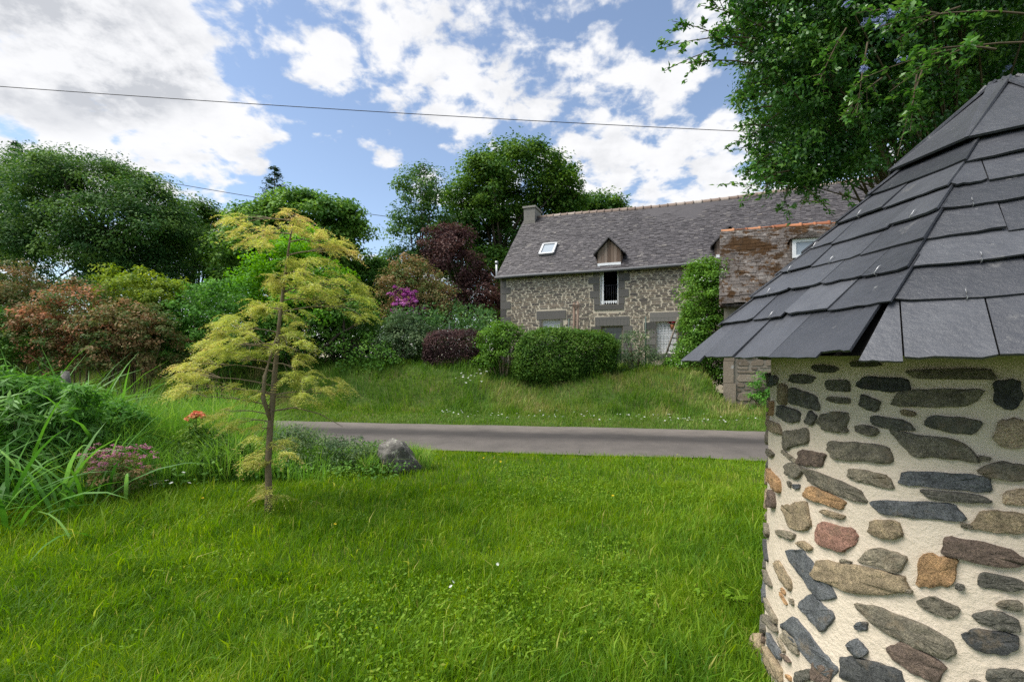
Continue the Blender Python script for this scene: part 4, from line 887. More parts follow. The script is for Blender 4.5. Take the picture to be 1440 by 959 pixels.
shrub('dark green low shrub at the left edge below the brownish one', 'shrub', [(0, 485, 45, 35), (40, 500, 40, 26), (-40, 470, 40, 45), (-5, 460, 26, 28)], 12.2, 230, 42, .24, .08, .05, M['mid'], 0, 8, 'shrubs along the bank')
r_, C_ = shrub('domed reddish brown rhododendron with a patch of magenta flowers', 'shrub', [(585, 410, 45, 42), (610, 430, 38, 38), (555, 410, 25, 30), (590, 445, 50, 28), (575, 380, 28, 20)], 18.5, 330, 46, .36, .11, .06, M['russet_green'], 585, 9, 'shrubs by the wire fence')
foliage('flowers', [blob_px(573, 428, 23, 23, 17.6), blob_px(560, 416, 16, 14, 17.7), blob_px(585, 440, 14, 16, 17.6)], 80, 34, .14, .07, .055, M['magenta'], r_, .4)
shrub('loose grey green shrub growing through the wire fence left of the purple hedge', 'shrub', [(570, 480, 32, 32), (550, 490, 25, 30), (595, 485, 22, 30), (565, 455, 20, 16)], 15.2, 200, 40, .28, .08, .045, M['grey_green'], 570, 9, 'shrubs by the wire fence')
def hedge_box(name, label, cat, px0, px1, py0, py1, Y, dep, n, L, Wd, m, k, group, jit=.07, lumps=.12, stems=10, vb=0.):
    """clipped hedge: leaves over a rounded block, sparser inside"""
    a = W(px0, py1, Y); c = W(px1, py0, Y); x0, x1, z0, z1 = a.x, c.x, a.z, c.z; cx, cz = (x0 + x1) / 2, (z0 + z1) / 2
    root = empty(name, (cx, Y + dep / 2, float(ground_h(cx, Y + dep / 2))), label, cat, group)
    d = rdir(n); e = 3.4; q = (np.abs(d) ** e).sum(1) ** (-1 / e); d2 = d * q[:, None]
    rr = np.clip(1 - np.abs(rng.normal(0, .13, n)) + rng.normal(0, .02, n), .2, 1.1)[:, None]
    half = np.array([(x1 - x0) / 2, dep / 2, (z1 - z0) / 2]); P = np.array([cx, Y + dep / 2, cz]) + d2 * rr * half
    lum = (fbm(P[:, 0] * 2.2 + P[:, 1], P[:, 2] * 2.2, 120) - .5) * 2 * lumps; P = P + d * lum[:, None] + rng.normal(0, jit * .4, (n, 3))
    Nn = d * .7 + np.array([0, 0, .5]) + rng.normal(0, .5, (n, 3)); v = np.clip(.45 + vb + .7 * (fbm(P[:, 0] * 3.3, P[:, 2] * 3.3 + P[:, 1], 125) - .5) + rng.normal(0, .2, n), 0, 1)
    leaf_mesh('foliage', P, Nn, L * rng.uniform(.6, 1.3, n), Wd * rng.uniform(.7, 1.2, n), v, m, root)
    b = MB()
    for i in range(stems):
        x = rng.uniform(x0 + .15, x1 - .15); y = Y + dep * rng.uniform(.2, .8); z = float(ground_h(x, y)) - .05
        b.tube([(x, y, z), (x + rng.normal(0, .06), y - .02, (z + z1) / 2), (x + rng.normal(0, .15), y, z1 - .2)], [.02, .014, .005], 5, float(rng.uniform(.2, .8)))
    b.build('stems', M['stem'], root); return root
hedge_box('hedge', 'large clipped dark green hedge in front of the house', 'hedge', 724, 874, 461, 540, 12.9, 1.4, 42000, .065, .042, M['hedge'], 0, 'hedge plants on the bank', .10, .15)
hedge_box('hedge', 'clipped purple brown leaved hedge left of the green hedges', 'hedge', 592, 682, 462, 524, 14.2, 1.0, 18000, .055, .038, M['purple'], 0, 'hedge plants on the bank')
r_, C_ = shrub('pale green shrub with bare pale stems between the purple and the large green hedge', 'shrub', [(707, 470, 28, 18), (690, 480, 20, 18), (725, 480, 18, 18), (702, 500, 24, 18), (685, 510, 20, 12)], 13.9, 170, 44, .22, .062, .045, M['hedge_light'], 708, 16, 'hedge plants on the bank', stem='bark_pale')
shrub('sparse thin leaved shrub at the right end of the large hedge', 'shrub', [(890, 490, 22, 24), (905, 505, 24, 18), (880, 512, 22, 18), (925, 510, 18, 14), (900, 472, 12, 12)], 13.9, 100, 30, .24, .065, .035, M['grey_green'], 895, 12, 'hedge plants on the bank')
r_, C_ = shrub('tall climbing shrub with tiny white flowers against the corner of the outbuilding', 'shrub', [(1000, 395, 20, 30), (985, 420, 30, 40), (984, 460, 24, 38), (1000, 460, 26, 45), (982, 500, 30, 32), (1000, 505, 34, 34), (962, 520, 22, 18), (1010, 530, 22, 24), (948, 512, 12, 12), (1005, 425, 18, 40), (990, 385, 22, 22), (978, 480, 20, 40)], 13.7, 820, 46, .24, .07, .045, M['hedge_light'], 990, 16, 'hedge plants on the bank')
C2 = C_[rng.choice(len(C_), 70)]; n = len(C2) * 6; Pf = np.repeat(C2, 6, 0) + rng.normal(0, .06, (n, 3)) + np.array([0, -.15, .02]); leaf_mesh('flowers', Pf, rng.normal(0, 1, (n, 3)) + np.array([0, -1, 1]), .03, .03, rng.uniform(0, 1, n), M['white_petal'], r_)
shrub('small dark green bush growing at the foot of the outbuilding stonework', 'shrub', [(1075, 545, 18, 22), (1068, 565, 16, 16), (1088, 560, 12, 18)], 11.9, 80, 30, .16, .055, .04, M['fresh'], 1076, 6, 'hedge plants on the bank')
def undergrowth():
    k = 2000; px = rng.uniform(-250, 690, k); Y = rng.uniform(15.2, 19.5, k); py0 = np.interp(px, [-250, 250, 330, 480, 540, 640, 720], [392, 400, 425, 425, 438, 432, 440]); x = (px - HX) / F * Y
    g0 = ground_h(x, Y); zt = EYE + (HY - py0) / F * Y; z = g0 + rng.uniform(0, 1, k) * np.maximum(zt - g0, .2); per = 44; n = k * per; ci = np.repeat(np.arange(k), per)
    P = np.stack([x, Y, z], 1)[ci] + rdir(n) * (rng.uniform(0, 1, n) ** .4 * .34)[:, None]
    tag(leaf_mesh('undergrowth', P, np.array([0, -.2, .8]) + rng.normal(0, .5, (n, 3)), .11 * rng.uniform(.6, 1.3, n), .07 * rng.uniform(.6, 1.3, n), np.clip(rng.uniform(0, .8, k)[ci] + rng.normal(0, .12, n), 0, 1), M['ash']), 'dark tangled undergrowth behind the shrubs and wire fence', 'undergrowth', kind='stuff')
    k = 1000; px = np.concatenate([rng.uniform(-120, 560, 600), rng.uniform(-120, 330, 400)]); s_ = rng.uniform(13.3, 15.6, k); Y = s_ / (NY + (px - HX) / F * NX); x = (px - HX) / F * Y; g0 = ground_h(x, Y); z = g0 + rng.uniform(0, .95, k); n = k * per; ci = np.repeat(np.arange(k), per)
    P = np.stack([x, Y, z], 1)[ci] + rdir(n) * (rng.uniform(0, 1, n) ** .4 * .26)[:, None]
    tag(leaf_mesh('bramble_cover', P, np.array([0, -.2, .8]) + rng.normal(0, .5, (n, 3)), .085 * rng.uniform(.6, 1.3, n), .055 * rng.uniform(.6, 1.3, n), np.clip(rng.uniform(0, .8, k)[ci] + rng.normal(0, .12, n), 0, 1), M['mid']), 'low brambles filling the gaps at the feet of the bank shrubs', 'brambles', kind='stuff')
undergrowth()
def bare_branch():
    pts = [W(x, y, 14.6) for x, y in ((440, 496), (462, 484), (476, 470), (492, 462), (503, 455))]
    root = empty('bare_trunk', W(484, 505, 14.7), 'slim dark trunk with a bare arched branch beside the wooden crate', 'tree')
    b = MB(); b.tube([W(484, 508, 14.7), W(483, 470, 14.7), W(485, 430, 14.7)], [.05, .045, .03], 7, .2); b.build('trunk', M['bark'], root)
    b = MB(); b.tube(pts, [.05, .045, .04, .03, .02], 6, .2); b.build('branch', M['bark'], root)
bare_branch()
def crate():
    Y = 15.6; a = W(482, 500, Y); c = W(512, 472, Y); root = empty('compost_crate', a, 'grey weathered wooden crate on the bank behind the golden tree', 'crate')
    b = MB(); w = c.x - a.x; h = c.z - a.z
    for k in range(7): b.box(a + Vector((w * k / 7, 0, 0)), Vector((w / 7 - .015, 0, 0)), Vector((0, .03, 0)), Vector((0, 0, h * .72)), float(rng.uniform(.3, 1)))
    b.build('slats', M['grey_wood'], root)
    b = MB(); b.box(a + Vector((-.05, -.03, h * .74)), Vector((w + .1, 0, 0)), Vector((0, .7, 0)), Vector((0, 0, .08)), .7); b.build('top_board', M['grey_wood'], root)
    b = MB(); b.box(a + Vector((.02, .034, .0)), Vector((w - .04, 0, 0)), Vector((0, .6, 0)), Vector((0, 0, h * .7)), .1); b.build('box', M['dark'], root)
crate()
# ------------------------------------------------------------------ green wire fence, its posts, power cables
def fence(label, pts, ztop, group):
    root = empty('wire_fence', (pts[0].x, pts[0].y, pts[0].z), label, 'fence', group); b = MB()
    for p, q in zip(pts, pts[1:]):
        Lg = (q - p).length; n = max(2, int(Lg / .11))
        for k in range(n): f = k / n; m = p.lerp(q, f); b.tube([m, m + Vector((0, 0, ztop))], .0028, 3, .5, False)
        for k in range(9): z = ztop * k / 8; b.tube([p + Vector((0, 0, z)), q + Vector((0, 0, z))], .0035, 3, .5, False)
    b.build('wire_mesh', M['green_metal'], root)
    for p in pts:
        b = MB(); b.tube([p + Vector((0, 0, -.3)), p + Vector((0, 0, ztop + .06))], .026, 8, .5); b.build('post', M['green_metal'], root)
fence('green wire mesh fence above the purple hedge running towards the house corner', [W(470, 503, 17), W(528, 503, 16.6), W(632, 503, 16.2), W(712, 503, 15.9)], 1.22, 'green wire fencing')
fence('green wire mesh fence with a tall post in front of the white shutter', [W(800, 522, 15.4), W(908, 522, 14.8), W(990, 522, 14.3)], 1.72, 'green wire fencing')
def cable(label, a, b_, sag, r):
    b = MB(); a, b_ = Vector(a), Vector(b_); P = [a.lerp(b_, t) - Vector((0, 0, sag * 4 * t * (1 - t))) for t in np.linspace(0, 1, 40)]
    tag(b_obj(b, P, r), label, 'cable', 'overhead cables')
def b_obj(b, P, r): b.tube(P, r, 6); return b.build('power_cable', M['wire'])
cable('thin dark overhead cable crossing the whole sky', W(-160, 110, 13), W(1560, 205, 15.5), .22, .0105)
cable('lower far cable slanting down behind the treetops on the left', W(150, 241, 30), W(700, 322, 40), .35, .020)

# ------------------------------------------------------------------ golden feathery tree on the lawn
def golden_tree():
    Y = 4.62; K = Y / F; base = W(377, 727, Y); root = empty('golden_tree', (base.x, Y, float(ground_h(base.x, Y))), 'slender young tree with feathery golden yellow tiers of drooping leaves on the lawn', 'tree')
    TP = [(377, 735), (378, 690), (377, 650), (380, 600), (383, 570), (386, 530), (389, 500), (392, 460), (398, 410), (403, 370), (408, 335), (413, 312)]
    dep = [0, .01, -.02, .01, .02, 0, .02, .0, -.02, 0, .01, 0]
    pts = [W(x, y, Y + d) for (x, y), d in zip(TP, dep)]
    b = MB(); b.tube(pts, [.040, .034, .031, .029, .027, .025, .021, .018, .015, .012, .009, .004], 10, .45); b.build('trunk', M['bark_pale'], root)
    b = MB(); b.tube([W(380, 590, Y), W(370, 560, Y - .05), W(372, 530, Y - .07), W(381, 500, Y - .05), W(390, 470, Y - .0)], [.02, .022, .02, .015, .008], 7, .6)
    br = b
    TI = [(415, 307, 20, 14, 9, .30), (360, 330, 34, 14, 10, .26), (336, 308, 18, 6, 4, .30), (385, 322, 18, 12, 5, .26), (452, 338, 26, 13, 9, .30), (480, 352, 18, 12, 6, .30),
          (405, 384, 24, 16, 8, .10), (440, 384, 36, 18, 14, .06), (480, 402, 30, 22, 14, .06), (505, 428, 18, 16, 8, .10), (432, 412, 26, 12, 7, .08), (395, 405, 18, 10, 4, .16), (455, 420, 26, 12, 6, .02), (350, 434, 22, 9, 6, .22), (388, 440, 24, 12, 7, .06), (420, 445, 14, 8, 3, .05),
          (320, 462, 40, 15, 14, .10), (295, 482, 30, 14, 11, .14), (340, 484, 34, 16, 12, .02), (275, 510, 28, 14, 10, .20), (315, 505, 34, 12, 8, .02), (262, 528, 16, 14, 5, .28), (405, 478, 24, 15, 9, .04), (425, 490, 14, 10, 4, .08), (375, 495, 20, 10, 4, .0),
          (290, 545, 42, 12, 8, .10), (345, 552, 26, 12, 5, .06), (255, 555, 18, 12, 4, .22), (440, 535, 36, 16, 9, .08), (415, 515, 22, 12, 5, .04), (470, 550, 18, 9, 4, .25), (430, 560, 30, 8, 4, .08),
          (330, 590, 30, 14, 5, .14), (360, 604, 20, 10, 3, .14), (300, 575, 26, 10, 4, .18), (368, 640, 16, 16, 5, .26), (400, 630, 20, 10, 4, .24), (352, 655, 14, 8, 2, .2), (368, 690, 8, 14, 3, .3), (386, 700, 6, 12, 2, .2)]
    Ps, As, Vs, Ls = [], [], [], []
    ty = np.array([t[1] for t in TP]); tx = np.array([t[0] for t in TP]); o_ = np.argsort(ty)
    for (ex, ey, rx, ry, nt_, tint) in TI:
        sy = min(ey + .16 * abs(ex - 395) - 6, 724); s = np.array(W(np.interp(sy, ty[o_], tx[o_]), sy, Y)); hub = np.array(W(ex + (395 - ex) * .25, ey + 3, Y + rng.normal(0, .06))); mid = (s + hub) / 2 + np.array([0, 0, .05]); t = np.linspace(0, 1, 7)[:, None]; mn = (1 - t) ** 2 * s + 2 * t * (1 - t) * mid + t * t * hub
        br.tube([Vector(v_) for v_ in mn], list(np.linspace(.0075, .003, 7)), 5, .5, False)
        mn0 = mn
        for q in range(int(nt_ * .88 + .5)):
            ang = rng.uniform(0, 6.28); rr = rng.uniform(0, 1) ** .5; px_ = ex + rx * rr * math.cos(ang); py_ = ey + 1.25 * ry * rr * math.sin(ang)
            dz = rng.normal(0, .16 + .0022 * rx); c = np.array(W(px_, py_, Y + dz)); s = mn0[int(rng.integers(3, 7))]
            h = c - np.array(W(392, py_, Y)); h[2] = 0; h = h / (np.linalg.norm(h) + 1e-6) + rng.normal(0, .25, 3) * np.array([1, 1, 0]); h = h / np.linalg.norm(h); lat = np.array([-h[1], h[0], 0.])
            mid = (s + c) / 2 + np.array([0, 0, .01 + .08 * np.linalg.norm(c - s)]); t = np.linspace(0, 1, 6)[:, None]; mn = (1 - t) ** 2 * s + 2 * t * (1 - t) * mid + t * t * c
            br.tube([Vector(v_) for v_ in mn], list(np.linspace(.0028, .0010, 6)), 4, .7, False)
            n_tw = int(rng.integers(7, 12)); tl = rng.uniform(.10, .21, n_tw); dr = h[None] * rng.uniform(.5, 1.1, (n_tw, 1)) + lat[None] * rng.uniform(-.95, .95, (n_tw, 1)); dr[:, 2] = rng.uniform(-.12, .30, n_tw); dr = unit(dr); st = c - h * rng.uniform(0, .10, (n_tw, 1)) + rng.normal(0, .012, (n_tw, 3))
            tv = tint + rng.normal(0, .10)
            for j in range(9):
                f = (j + .6) / 9; pp = st + dr * (tl * f)[:, None]; pp[:, 2] -= tl * f * f * .55
                for sd_ in (-1, 1):
                    side = np.cross(dr, np.array([0, 0, 1.])) * sd_; ax = unit(dr * .8 + side * .75 + np.array([0, 0, -.38]) + rng.normal(0, .2, (n_tw, 3))); L_ = (.050 - .020 * f) * rng.uniform(.7, 1.25, n_tw)
                    Ps.append(pp + ax * (L_ * .5)[:, None]); As.append(ax); Ls.append(L_); Vs.append(np.clip(.30 + tv + rng.normal(0, .13, n_tw) + .22 * (f > .75) * rng.uniform(0, 1, n_tw), 0, 1))
    br.tube([W(383, 578, Y), W(415, 573, Y - .1), W(450, 582, Y - .16), W(482, 600, Y - .2)], [.009, .007, .005, .002], 5, .2, False)
    P = np.concatenate(Ps); A = np.concatenate(As); L_ = np.concatenate(Ls); v = np.concatenate(Vs)
    br.build('branches', M['bark_pale'], root)
    leaf_mesh('crown', P, np.array([0, 0, 1.]) + rng.normal(0, .45, (len(P), 3)), L_, L_ * .19, v, M['gold'], root, A, .1)
    print('gold leaflets', len(P))
golden_tree()

# ------------------------------------------------------------------ garden bed on the left, rock, small plants
def ribbons(name, base, n, Lr, Wr, m, parent=None, spread=.12, arch=(.25, 1.0), seg=6, vb=.45):
    """long strap leaves arching out of one crown"""
    V, st, tt, lp = [], [], [], []; c = 0
    for i in range(n):
        L_ = rng.uniform(*Lr); w = rng.uniform(*Wr); a = rng.uniform(0, 6.28); k = rng.uniform(*arch); el = rng.uniform(.75, 1.5)
        p = np.array([base[0] + rng.normal(0, spread), base[1] + rng.normal(0, spread), base[2] - .03]); h = np.array([math.cos(a), math.sin(a), 0]); side = np.array([-math.sin(a), math.cos(a), 0.]); v = float(np.clip(vb + rng.normal(0, .22), 0, 1)); tw = rng.normal(0, .5)
        for j in range(seg + 1):
            f = j / seg; e = el - k * 1.6 * f ** 1.6; d = h * math.cos(e) + np.array([0, 0, 1.]) * math.sin(e)
            if j: p = p + d * L_ / seg
            ww = w * .5 * (1 - f ** 2.2) * (.6 + .8 * min(f * 2.5, 1)) + .0008; s2 = side * math.cos(tw * f) + np.array([0, 0, 1.]) * math.sin(tw * f); V += [p - s2 * ww, p + s2 * ww]
            if j: lp += [c + 2 * j - 2, c + 2 * j - 1, c + 2 * j + 1, c + 2 * j]; tt.append(v)
        c += 2 * (seg + 1)
    n_ = len(tt); return raw_mesh(name, np.array(V), np.array(lp), np.arange(n_) * 4, None, np.array(tt), m, parent, True)
def strap_plant(label, px, Y, n, Lr, Wr, spread=.14, arch=(.25, 1.0), group='strap leaved garden plants'):
    x = (px - HX) / F * Y; z = float(ground_h(x, Y)); root = empty('strap_leaf_plant', (x, Y, z), label, 'plant', group); ribbons('leaves', (x, Y, z), n, Lr, Wr, M['strap'], root, spread, arch)
strap_plant('big clump of arching strap leaves at the left edge of the lawn', 10, 4.5, 70, (.8, 1.5), (.018, .036), .30)
strap_plant('strap leaved clump with broad long leaves beside the pink flowers', 105, 4.7, 46, (.6, 1.1), (.022, .05), .2)
strap_plant('dense strap leaved clump cut by the left frame edge', -70, 4.8, 80, (1.0, 1.6), (.018, .036), .32)
strap_plant('strap leaved clump farther back behind the left edge clump', 60, 5.6, 110, (1.4, 2.1), (.018, .034), .34)
strap_plant('strap leaved clump at the back of the left bed', -20, 6.2, 110, (1.5, 2.2), (.018, .034), .38)
strap_plant('loose front tuft of long strap leaves before the dark perennials', 40, 4.25, 60, (.7, 1.35), (.014, .028), .34)
strap_plant('thin leaved tuft at the right end of the left bed', 165, 5.9, 90, (.7, 1.25), (.010, .022), .2)
shrub('leafy dark green perennials massed at the left edge of the lawn', 'plants', [(20, 590, 70, 55), (-40, 570, 60, 60), (60, 640, 60, 45), (10, 660, 60, 45), (100, 610, 36, 40), (40, 562, 40, 26), (115, 570, 18, 26), (-10, 540, 16, 22)], 5.1, 260, 30, .17, .15, .026, M['strap'], 25, 22, 'leafy perennials', 'perennial_plant', r0=.006, up=.5)
shrub('leafy brighter green perennials behind the pink flowers', 'plants', [(130, 590, 40, 35), (165, 600, 35, 30), (90, 570, 40, 30), (195, 640, 30, 24)], 5.7, 230, 32, .14, .07, .022, M['fresh'], 140, 16, 'leafy perennials', 'perennial_plant', r0=.006, up=.5)
shrub('low mound of grey green foliage left of the golden tree trunk', 'plants', [(300, 640, 60, 28), (250, 650, 45, 26), (345, 650, 30, 24), (280, 620, 40, 18)], 5.9, 230, 32, .13, .04, .024, M['hedge'], 290, 14, 'leafy perennials', 'perennial_plant', r0=.005)
shrub('wispy weeds between the golden tree and the boulder', 'plants', [(440, 635, 45, 26), (490, 640, 40, 24), (520, 645, 26, 20), (410, 620, 30, 22)], 6.4, 150, 30, .14, .05, .02, M['grey_green'], 460, 20, 'leafy perennials', 'perennial_plant', r0=.004)
def bed():
    # tall seeding grass
    n = 42000; px = rng.uniform(-120, 460, n); Y = rng.uniform(4.5, 7.5, n); x = (px - HX) / F * Y
    s, u = su(x, Y); front = 4.75 + .9 * smooth(90, 420, px) + .5 * (vnoise(x * 1.2, Y, 131) - .5)
    ok = (s < 7.75) & (Y > front) & (rng.uniform(0, 1, n) < .25 + .9 * smooth(450, 300, px) ); x, Y, px = x[ok], Y[ok], px[ok]; n = len(x)
    H = rng.uniform(.3, 1.0, n) * (.6 + .8 * fbm(x * 1.5, Y * 1.5, 133)) * (.6 + .6 * smooth(470, 320, px)) * (.6 + .4 * smooth(0, .9, Y - front[ok])); lean = rng.normal(0, .33, (n, 2)); v = np.clip(.35 + .7 * (fbm(x * 1.6, Y * 1.6, 137) - .5) + rng.normal(0, .18, n), 0, 1)
    tag(blade_mesh('tall_grass', np.stack([x, Y, ground_h(x, Y)], 1), H, rng.uniform(.006, .013, n), lean, v, M['tall']), 'tall unmown grass growing wild in the garden bed on the left', 'grass', kind='stuff')
    # broad leaved ground cover
    k = 900; px = np.concatenate([rng.uniform(-60, 400, 620), rng.uniform(380, 570, 280)]); Y = rng.uniform(5.0, 7.4, k); x = (px - HX) / F * Y; s, u = su(x, Y)
    fr_ = 5.0 + .95 * smooth(120, 480, px); ok = (s < 7.6) & (Y > fr_); x, Y, px = x[ok], Y[ok], px[ok]; k = len(x); per = 26
    hh = (.16 + .40 * fbm(x * 1.3, Y * 1.3, 141)) * (.55 + .6 * smooth(500, 180, px)); ci = np.repeat(np.arange(k), per); n = k * per
    g = rng.normal(0, 1, (n, 3)) * np.array([.11, .11, .0]); z = rng.uniform(0, 1, n) ** .7 * hh[ci]
    P = np.stack([x[ci] + g[:, 0], Y[ci] + g[:, 1], ground_h(x[ci], Y[ci]) + z + .02], 1); v = np.clip(rng.uniform(.1, .8, k)[ci] + rng.normal(0, .15, n), 0, 1)
    tag(leaf_mesh('ground_cover', P, np.array([0, -.2, 1.]) + rng.normal(0, .5, (n, 3)), .055 * rng.uniform(.5, 1.4, n), .03 * rng.uniform(.6, 1.3, n), v, M['mid']), 'leafy weeds and ground cover under the golden tree and along the left bed', 'ground cover', kind='stuff')
bed()
def flower_plant(name, label, px, py, Y, r, hgt, nf, nl, fmat, lmat, fl=.03, cat='flowers', clf=10):
    x = (px - HX) / F * Y; z = float(ground_h(x, Y)); top = W(px, py, Y).z; root = empty(name, (x, Y, z), label, cat)
    foliage('foliage', [(x, Y, (z + top) / 2 - .03, r * 1.0, r * .7, (top - z) / 2)], nl, 16, .08, .05, .012, lmat, root, .3)
    foliage('flowers', [(x, Y, top - hgt / 2, r, r * .7, hgt / 2)], nf, clf, .035, fl, fl * .7, fmat, root, .5)
    b = MB()
    for i in range(12): a = rng.normal(0, r * .4); b.tube([(x + a * .4, Y, z - .02), (x + a, Y + rng.normal(0, r * .3), top - hgt * rng.uniform(.1, .7))], [.006, .003], 4, .5, False)
    b.build('stems', M['green_stem'], root)
flower_plant('pink_flower_plant', 'clump of dusty pink flowers among the tall leaves of the left bed', 165, 622, 4.75, .36, .34, 80, 80, M['pink'], M['russet_green'], .024, clf=9)
flower_plant('coral_azalea', 'small coral red flowering azalea left of the golden tree trunk', 275, 579, 5.9, .13, .14, 22, 26, M['coral'], M['mid'], .04)
flower_plant('dry_seed_plant', 'little dried up straw coloured weed on the lawn right of the golden tree', 443, 703, 4.9, .06, .1, 6, 10, M['tall'], M['bark_pale_leaf'] if 'bark_pale_leaf' in M else M['gold'], .03, 'weed')
def boulder():
    Y = 6.35; c = W(562, 664, Y); root_z = float(ground_h(c.x, Y)); bpy.ops.mesh.primitive_ico_sphere_add(subdivisions=5, radius=1, location=(0, 0, 0)); o = bpy.context.object; me = o.data
    co = np.zeros(len(me.vertices) * 3, np.float32); me.vertices.foreach_get('co', co); p = co.reshape(-1, 3).astype(float)
    cuts = unit(np.random.default_rng(4).normal(size=(16, 3)) * np.array([1, 1, .8])); dd = p @ cuts.T; lim = np.random.default_rng(9).uniform(.60, .92, 16)
    sc = np.min(np.where(dd > 1e-3, lim[None, :] / np.maximum(dd, 1e-3), 9), 1); p = p * np.minimum(sc, 1)[:, None]
    p = p * (1 + .10 * (fbm(p[:, 0] * 2 + p[:, 2], p[:, 1] * 2 - p[:, 2], 151)[:, None] - .5) + .05 * (vnoise(p[:, 0] * 9 + p[:, 1] * 5, p[:, 2] * 9, 155)[:, None] - .5))
    p = p * (1 + .22 * (fbm(p[:, 0] * 3 + p[:, 1] * 2, p[:, 2] * 3 + p[:, 1], 157)[:, None] - .5)); p = p * np.array([.34, .28, .30]); p[:, 0] += .10 * (p[:, 2] < .0) * -p[:, 2] / .3 ; p[:, 2] = p[:, 2] - .18 * p[:, 0] + .16
    me.vertices.foreach_set('co', p.astype(np.float32).ravel()); me.update(); a = me.attributes.new('v', 'FLOAT', 'FACE'); a.data.foreach_set('value', np.full(len(me.polygons), .42, np.float32))
    me.polygons.foreach_set('use_smooth', np.ones(len(me.polygons), bool)); me.materials.append(M['boulder']); o.name = 'boulder'; me.name = 'boulder'; o.location = (c.x, Y, root_z); tag(o, 'dark lichen spotted boulder lying in the grass beside the lane', 'boulder')
    P = []; n = 2600; a = rng.uniform(0, 6.28, n); rr = rng.uniform(.3, .5, n); x = c.x - .08 + np.cos(a) * rr; y = Y + np.sin(a) * rr * .8; ok = (y > Y - .26) & ((x < c.x - .05) | (y > Y)); x, y = x[ok], y[ok]; n = len(x)
    tag(blade_mesh('grass_fringe', np.stack([x, y, ground_h(x, y)], 1), rng.uniform(.12, .42, n), rng.uniform(.005, .010, n), rng.normal(0, .3, (n, 2)), np.clip(rng.normal(.5, .25, n), 0, 1), M['tall']), 'uncut grass fringing the lichen spotted boulder', 'grass', kind='stuff')
boulder()
def stone_post():
    c = W(92, 545, 6.6); b = MB(); z0 = float(ground_h(c.x, 6.6)); r = np.random.default_rng(2); top = W(92, 522, 6.6).z; rings = []
    for k in range(7):
        z = z0 + (top - z0) * k / 6; q = 1 - .12 * (k / 6) - (.25 if k == 6 else 0); rings.append([b.vert((c.x + math.cos(a) * .075 * q * (1 + .12 * r.normal()), 6.6 + math.sin(a) * .07 * q * (1 + .12 * r.normal()), z)) for a in np.linspace(0, 2 * math.pi, 9)[:-1]])
    for r0, r1 in zip(rings, rings[1:]):
        for k in range(8): b.face((r0[k], r0[(k + 1) % 8], r1[(k + 1) % 8], r1[k]), .7, True)
    b.face(rings[-1], .7); tag(b.build('stone_post', M['boulder']), 'upright grey stone post showing above the weeds at far left', 'stone post')
stone_post()
def weed(label, px, py, nl, L_, Wd, group='broad leaved weeds in the lawn'):
    Y = EYE * F / (py - HY); x = (px - HX) / F * Y; z = float(ground_h(x, Y)); root = empty('broad_leaf_weed', (x, Y, z), label, 'weed', group)
    a = np.linspace(0, 6.28, nl + 1)[:-1] + rng.normal(0, .25, nl); rr = rng.uniform(.35, .8, nl) * L_; el = rng.uniform(.2, .9, nl); P = np.stack([x + np.cos(a) * rr, Y + np.sin(a) * rr, z + .05 + el * L_ * .7], 1)
    L_ *= .62; Wd *= .6; el = el + .25; A = np.stack([np.cos(a), np.sin(a), el + .1], 1); leaf_mesh('leaves', P, np.array([0, 0, 1.]) + rng.normal(0, .25, (nl, 3)), L_ * rng.uniform(.7, 1.2, nl), Wd * rng.uniform(.8, 1.2, nl), np.clip(rng.normal(.35, .15, nl), 0, 1), M['lawn'], root, A)
weed('nettle like weed with pale leaves at the foot of the stone hut', 1035, 858, 34, .09, .045)
weed('broad leaved weed a step left of the nettle by the hut', 985, 850, 16, .08, .04)
weed('dock weed in the lawn below the right end of the lane', 905, 852, 14, .10, .04)
weed('small dandelion rosette near the lower middle of the lawn', 445, 935, 12, .10, .03)
def flower_copy(name, label, cat, group, pts, petals, size, mat, hgt):
    V = MB(); c = Vector((0, 0, 0))
    for k in range(petals):
        a = 2 * math.pi * k / petals; d = Vector((math.cos(a), math.sin(a), .25)); s = Vector((-math.sin(a), math.cos(a), 0)) * size * (1.4 / petals)
        V.poly([c, d * size * .6 - s, d * size, d * size * .6 + s], float(rng.uniform(0, 1)))
    first = None
    for (x, y) in pts:
        z = float(ground_h(x, y)) + hgt * rng.uniform(.8, 1.2)
        if first is None: o = V.build(name, mat); first = o
        else: o = first.copy(); COL.objects.link(o)
        o.location = (x, y, z); o.rotation_euler = (rng.normal(0, .3), rng.normal(0, .3), rng.uniform(0, 6)); tag(o, label, cat, group)
def at_ground(px, py, dz=0): Y = (EYE - dz) * F / (py - HY); return ((px - HX) / F * Y, Y)
pts = []
for k in range(85):
    u = rng.uniform(-3.6, 4.2); s = 10.95 + abs(rng.normal(0, .35)); pts.append((u * DX + s * NX, u * DY + s * NY))
flower_copy('daisy', 'tiny white daisy in the short verge grass along the far side of the lane', 'flower', 'daisies along the verge', pts, 8, .026, M['white_petal'], .10)
pts = [(W(x, 524, 13.4).x + rng.normal(0, .05), 13.4 + rng.normal(0, .15)) for x in np.linspace(646, 680, 16)]
flower_copy('white_wildflower', 'tiny white wildflower on the bank below the purple hedge', 'flower', 'white flowers on the bank', pts, 6, .04, M['white_petal'], .3)
flower_copy('buttercup', 'yellow buttercup dotted in the lawn grass', 'flower', 'buttercups in the lawn', [at_ground(x, y, .1) for x, y in ((285, 704), (471, 743), (569, 722), (680, 645), (695, 647), (704, 649), (862, 700), (250, 690))], 6, .016, M['yellow_petal'], .12)
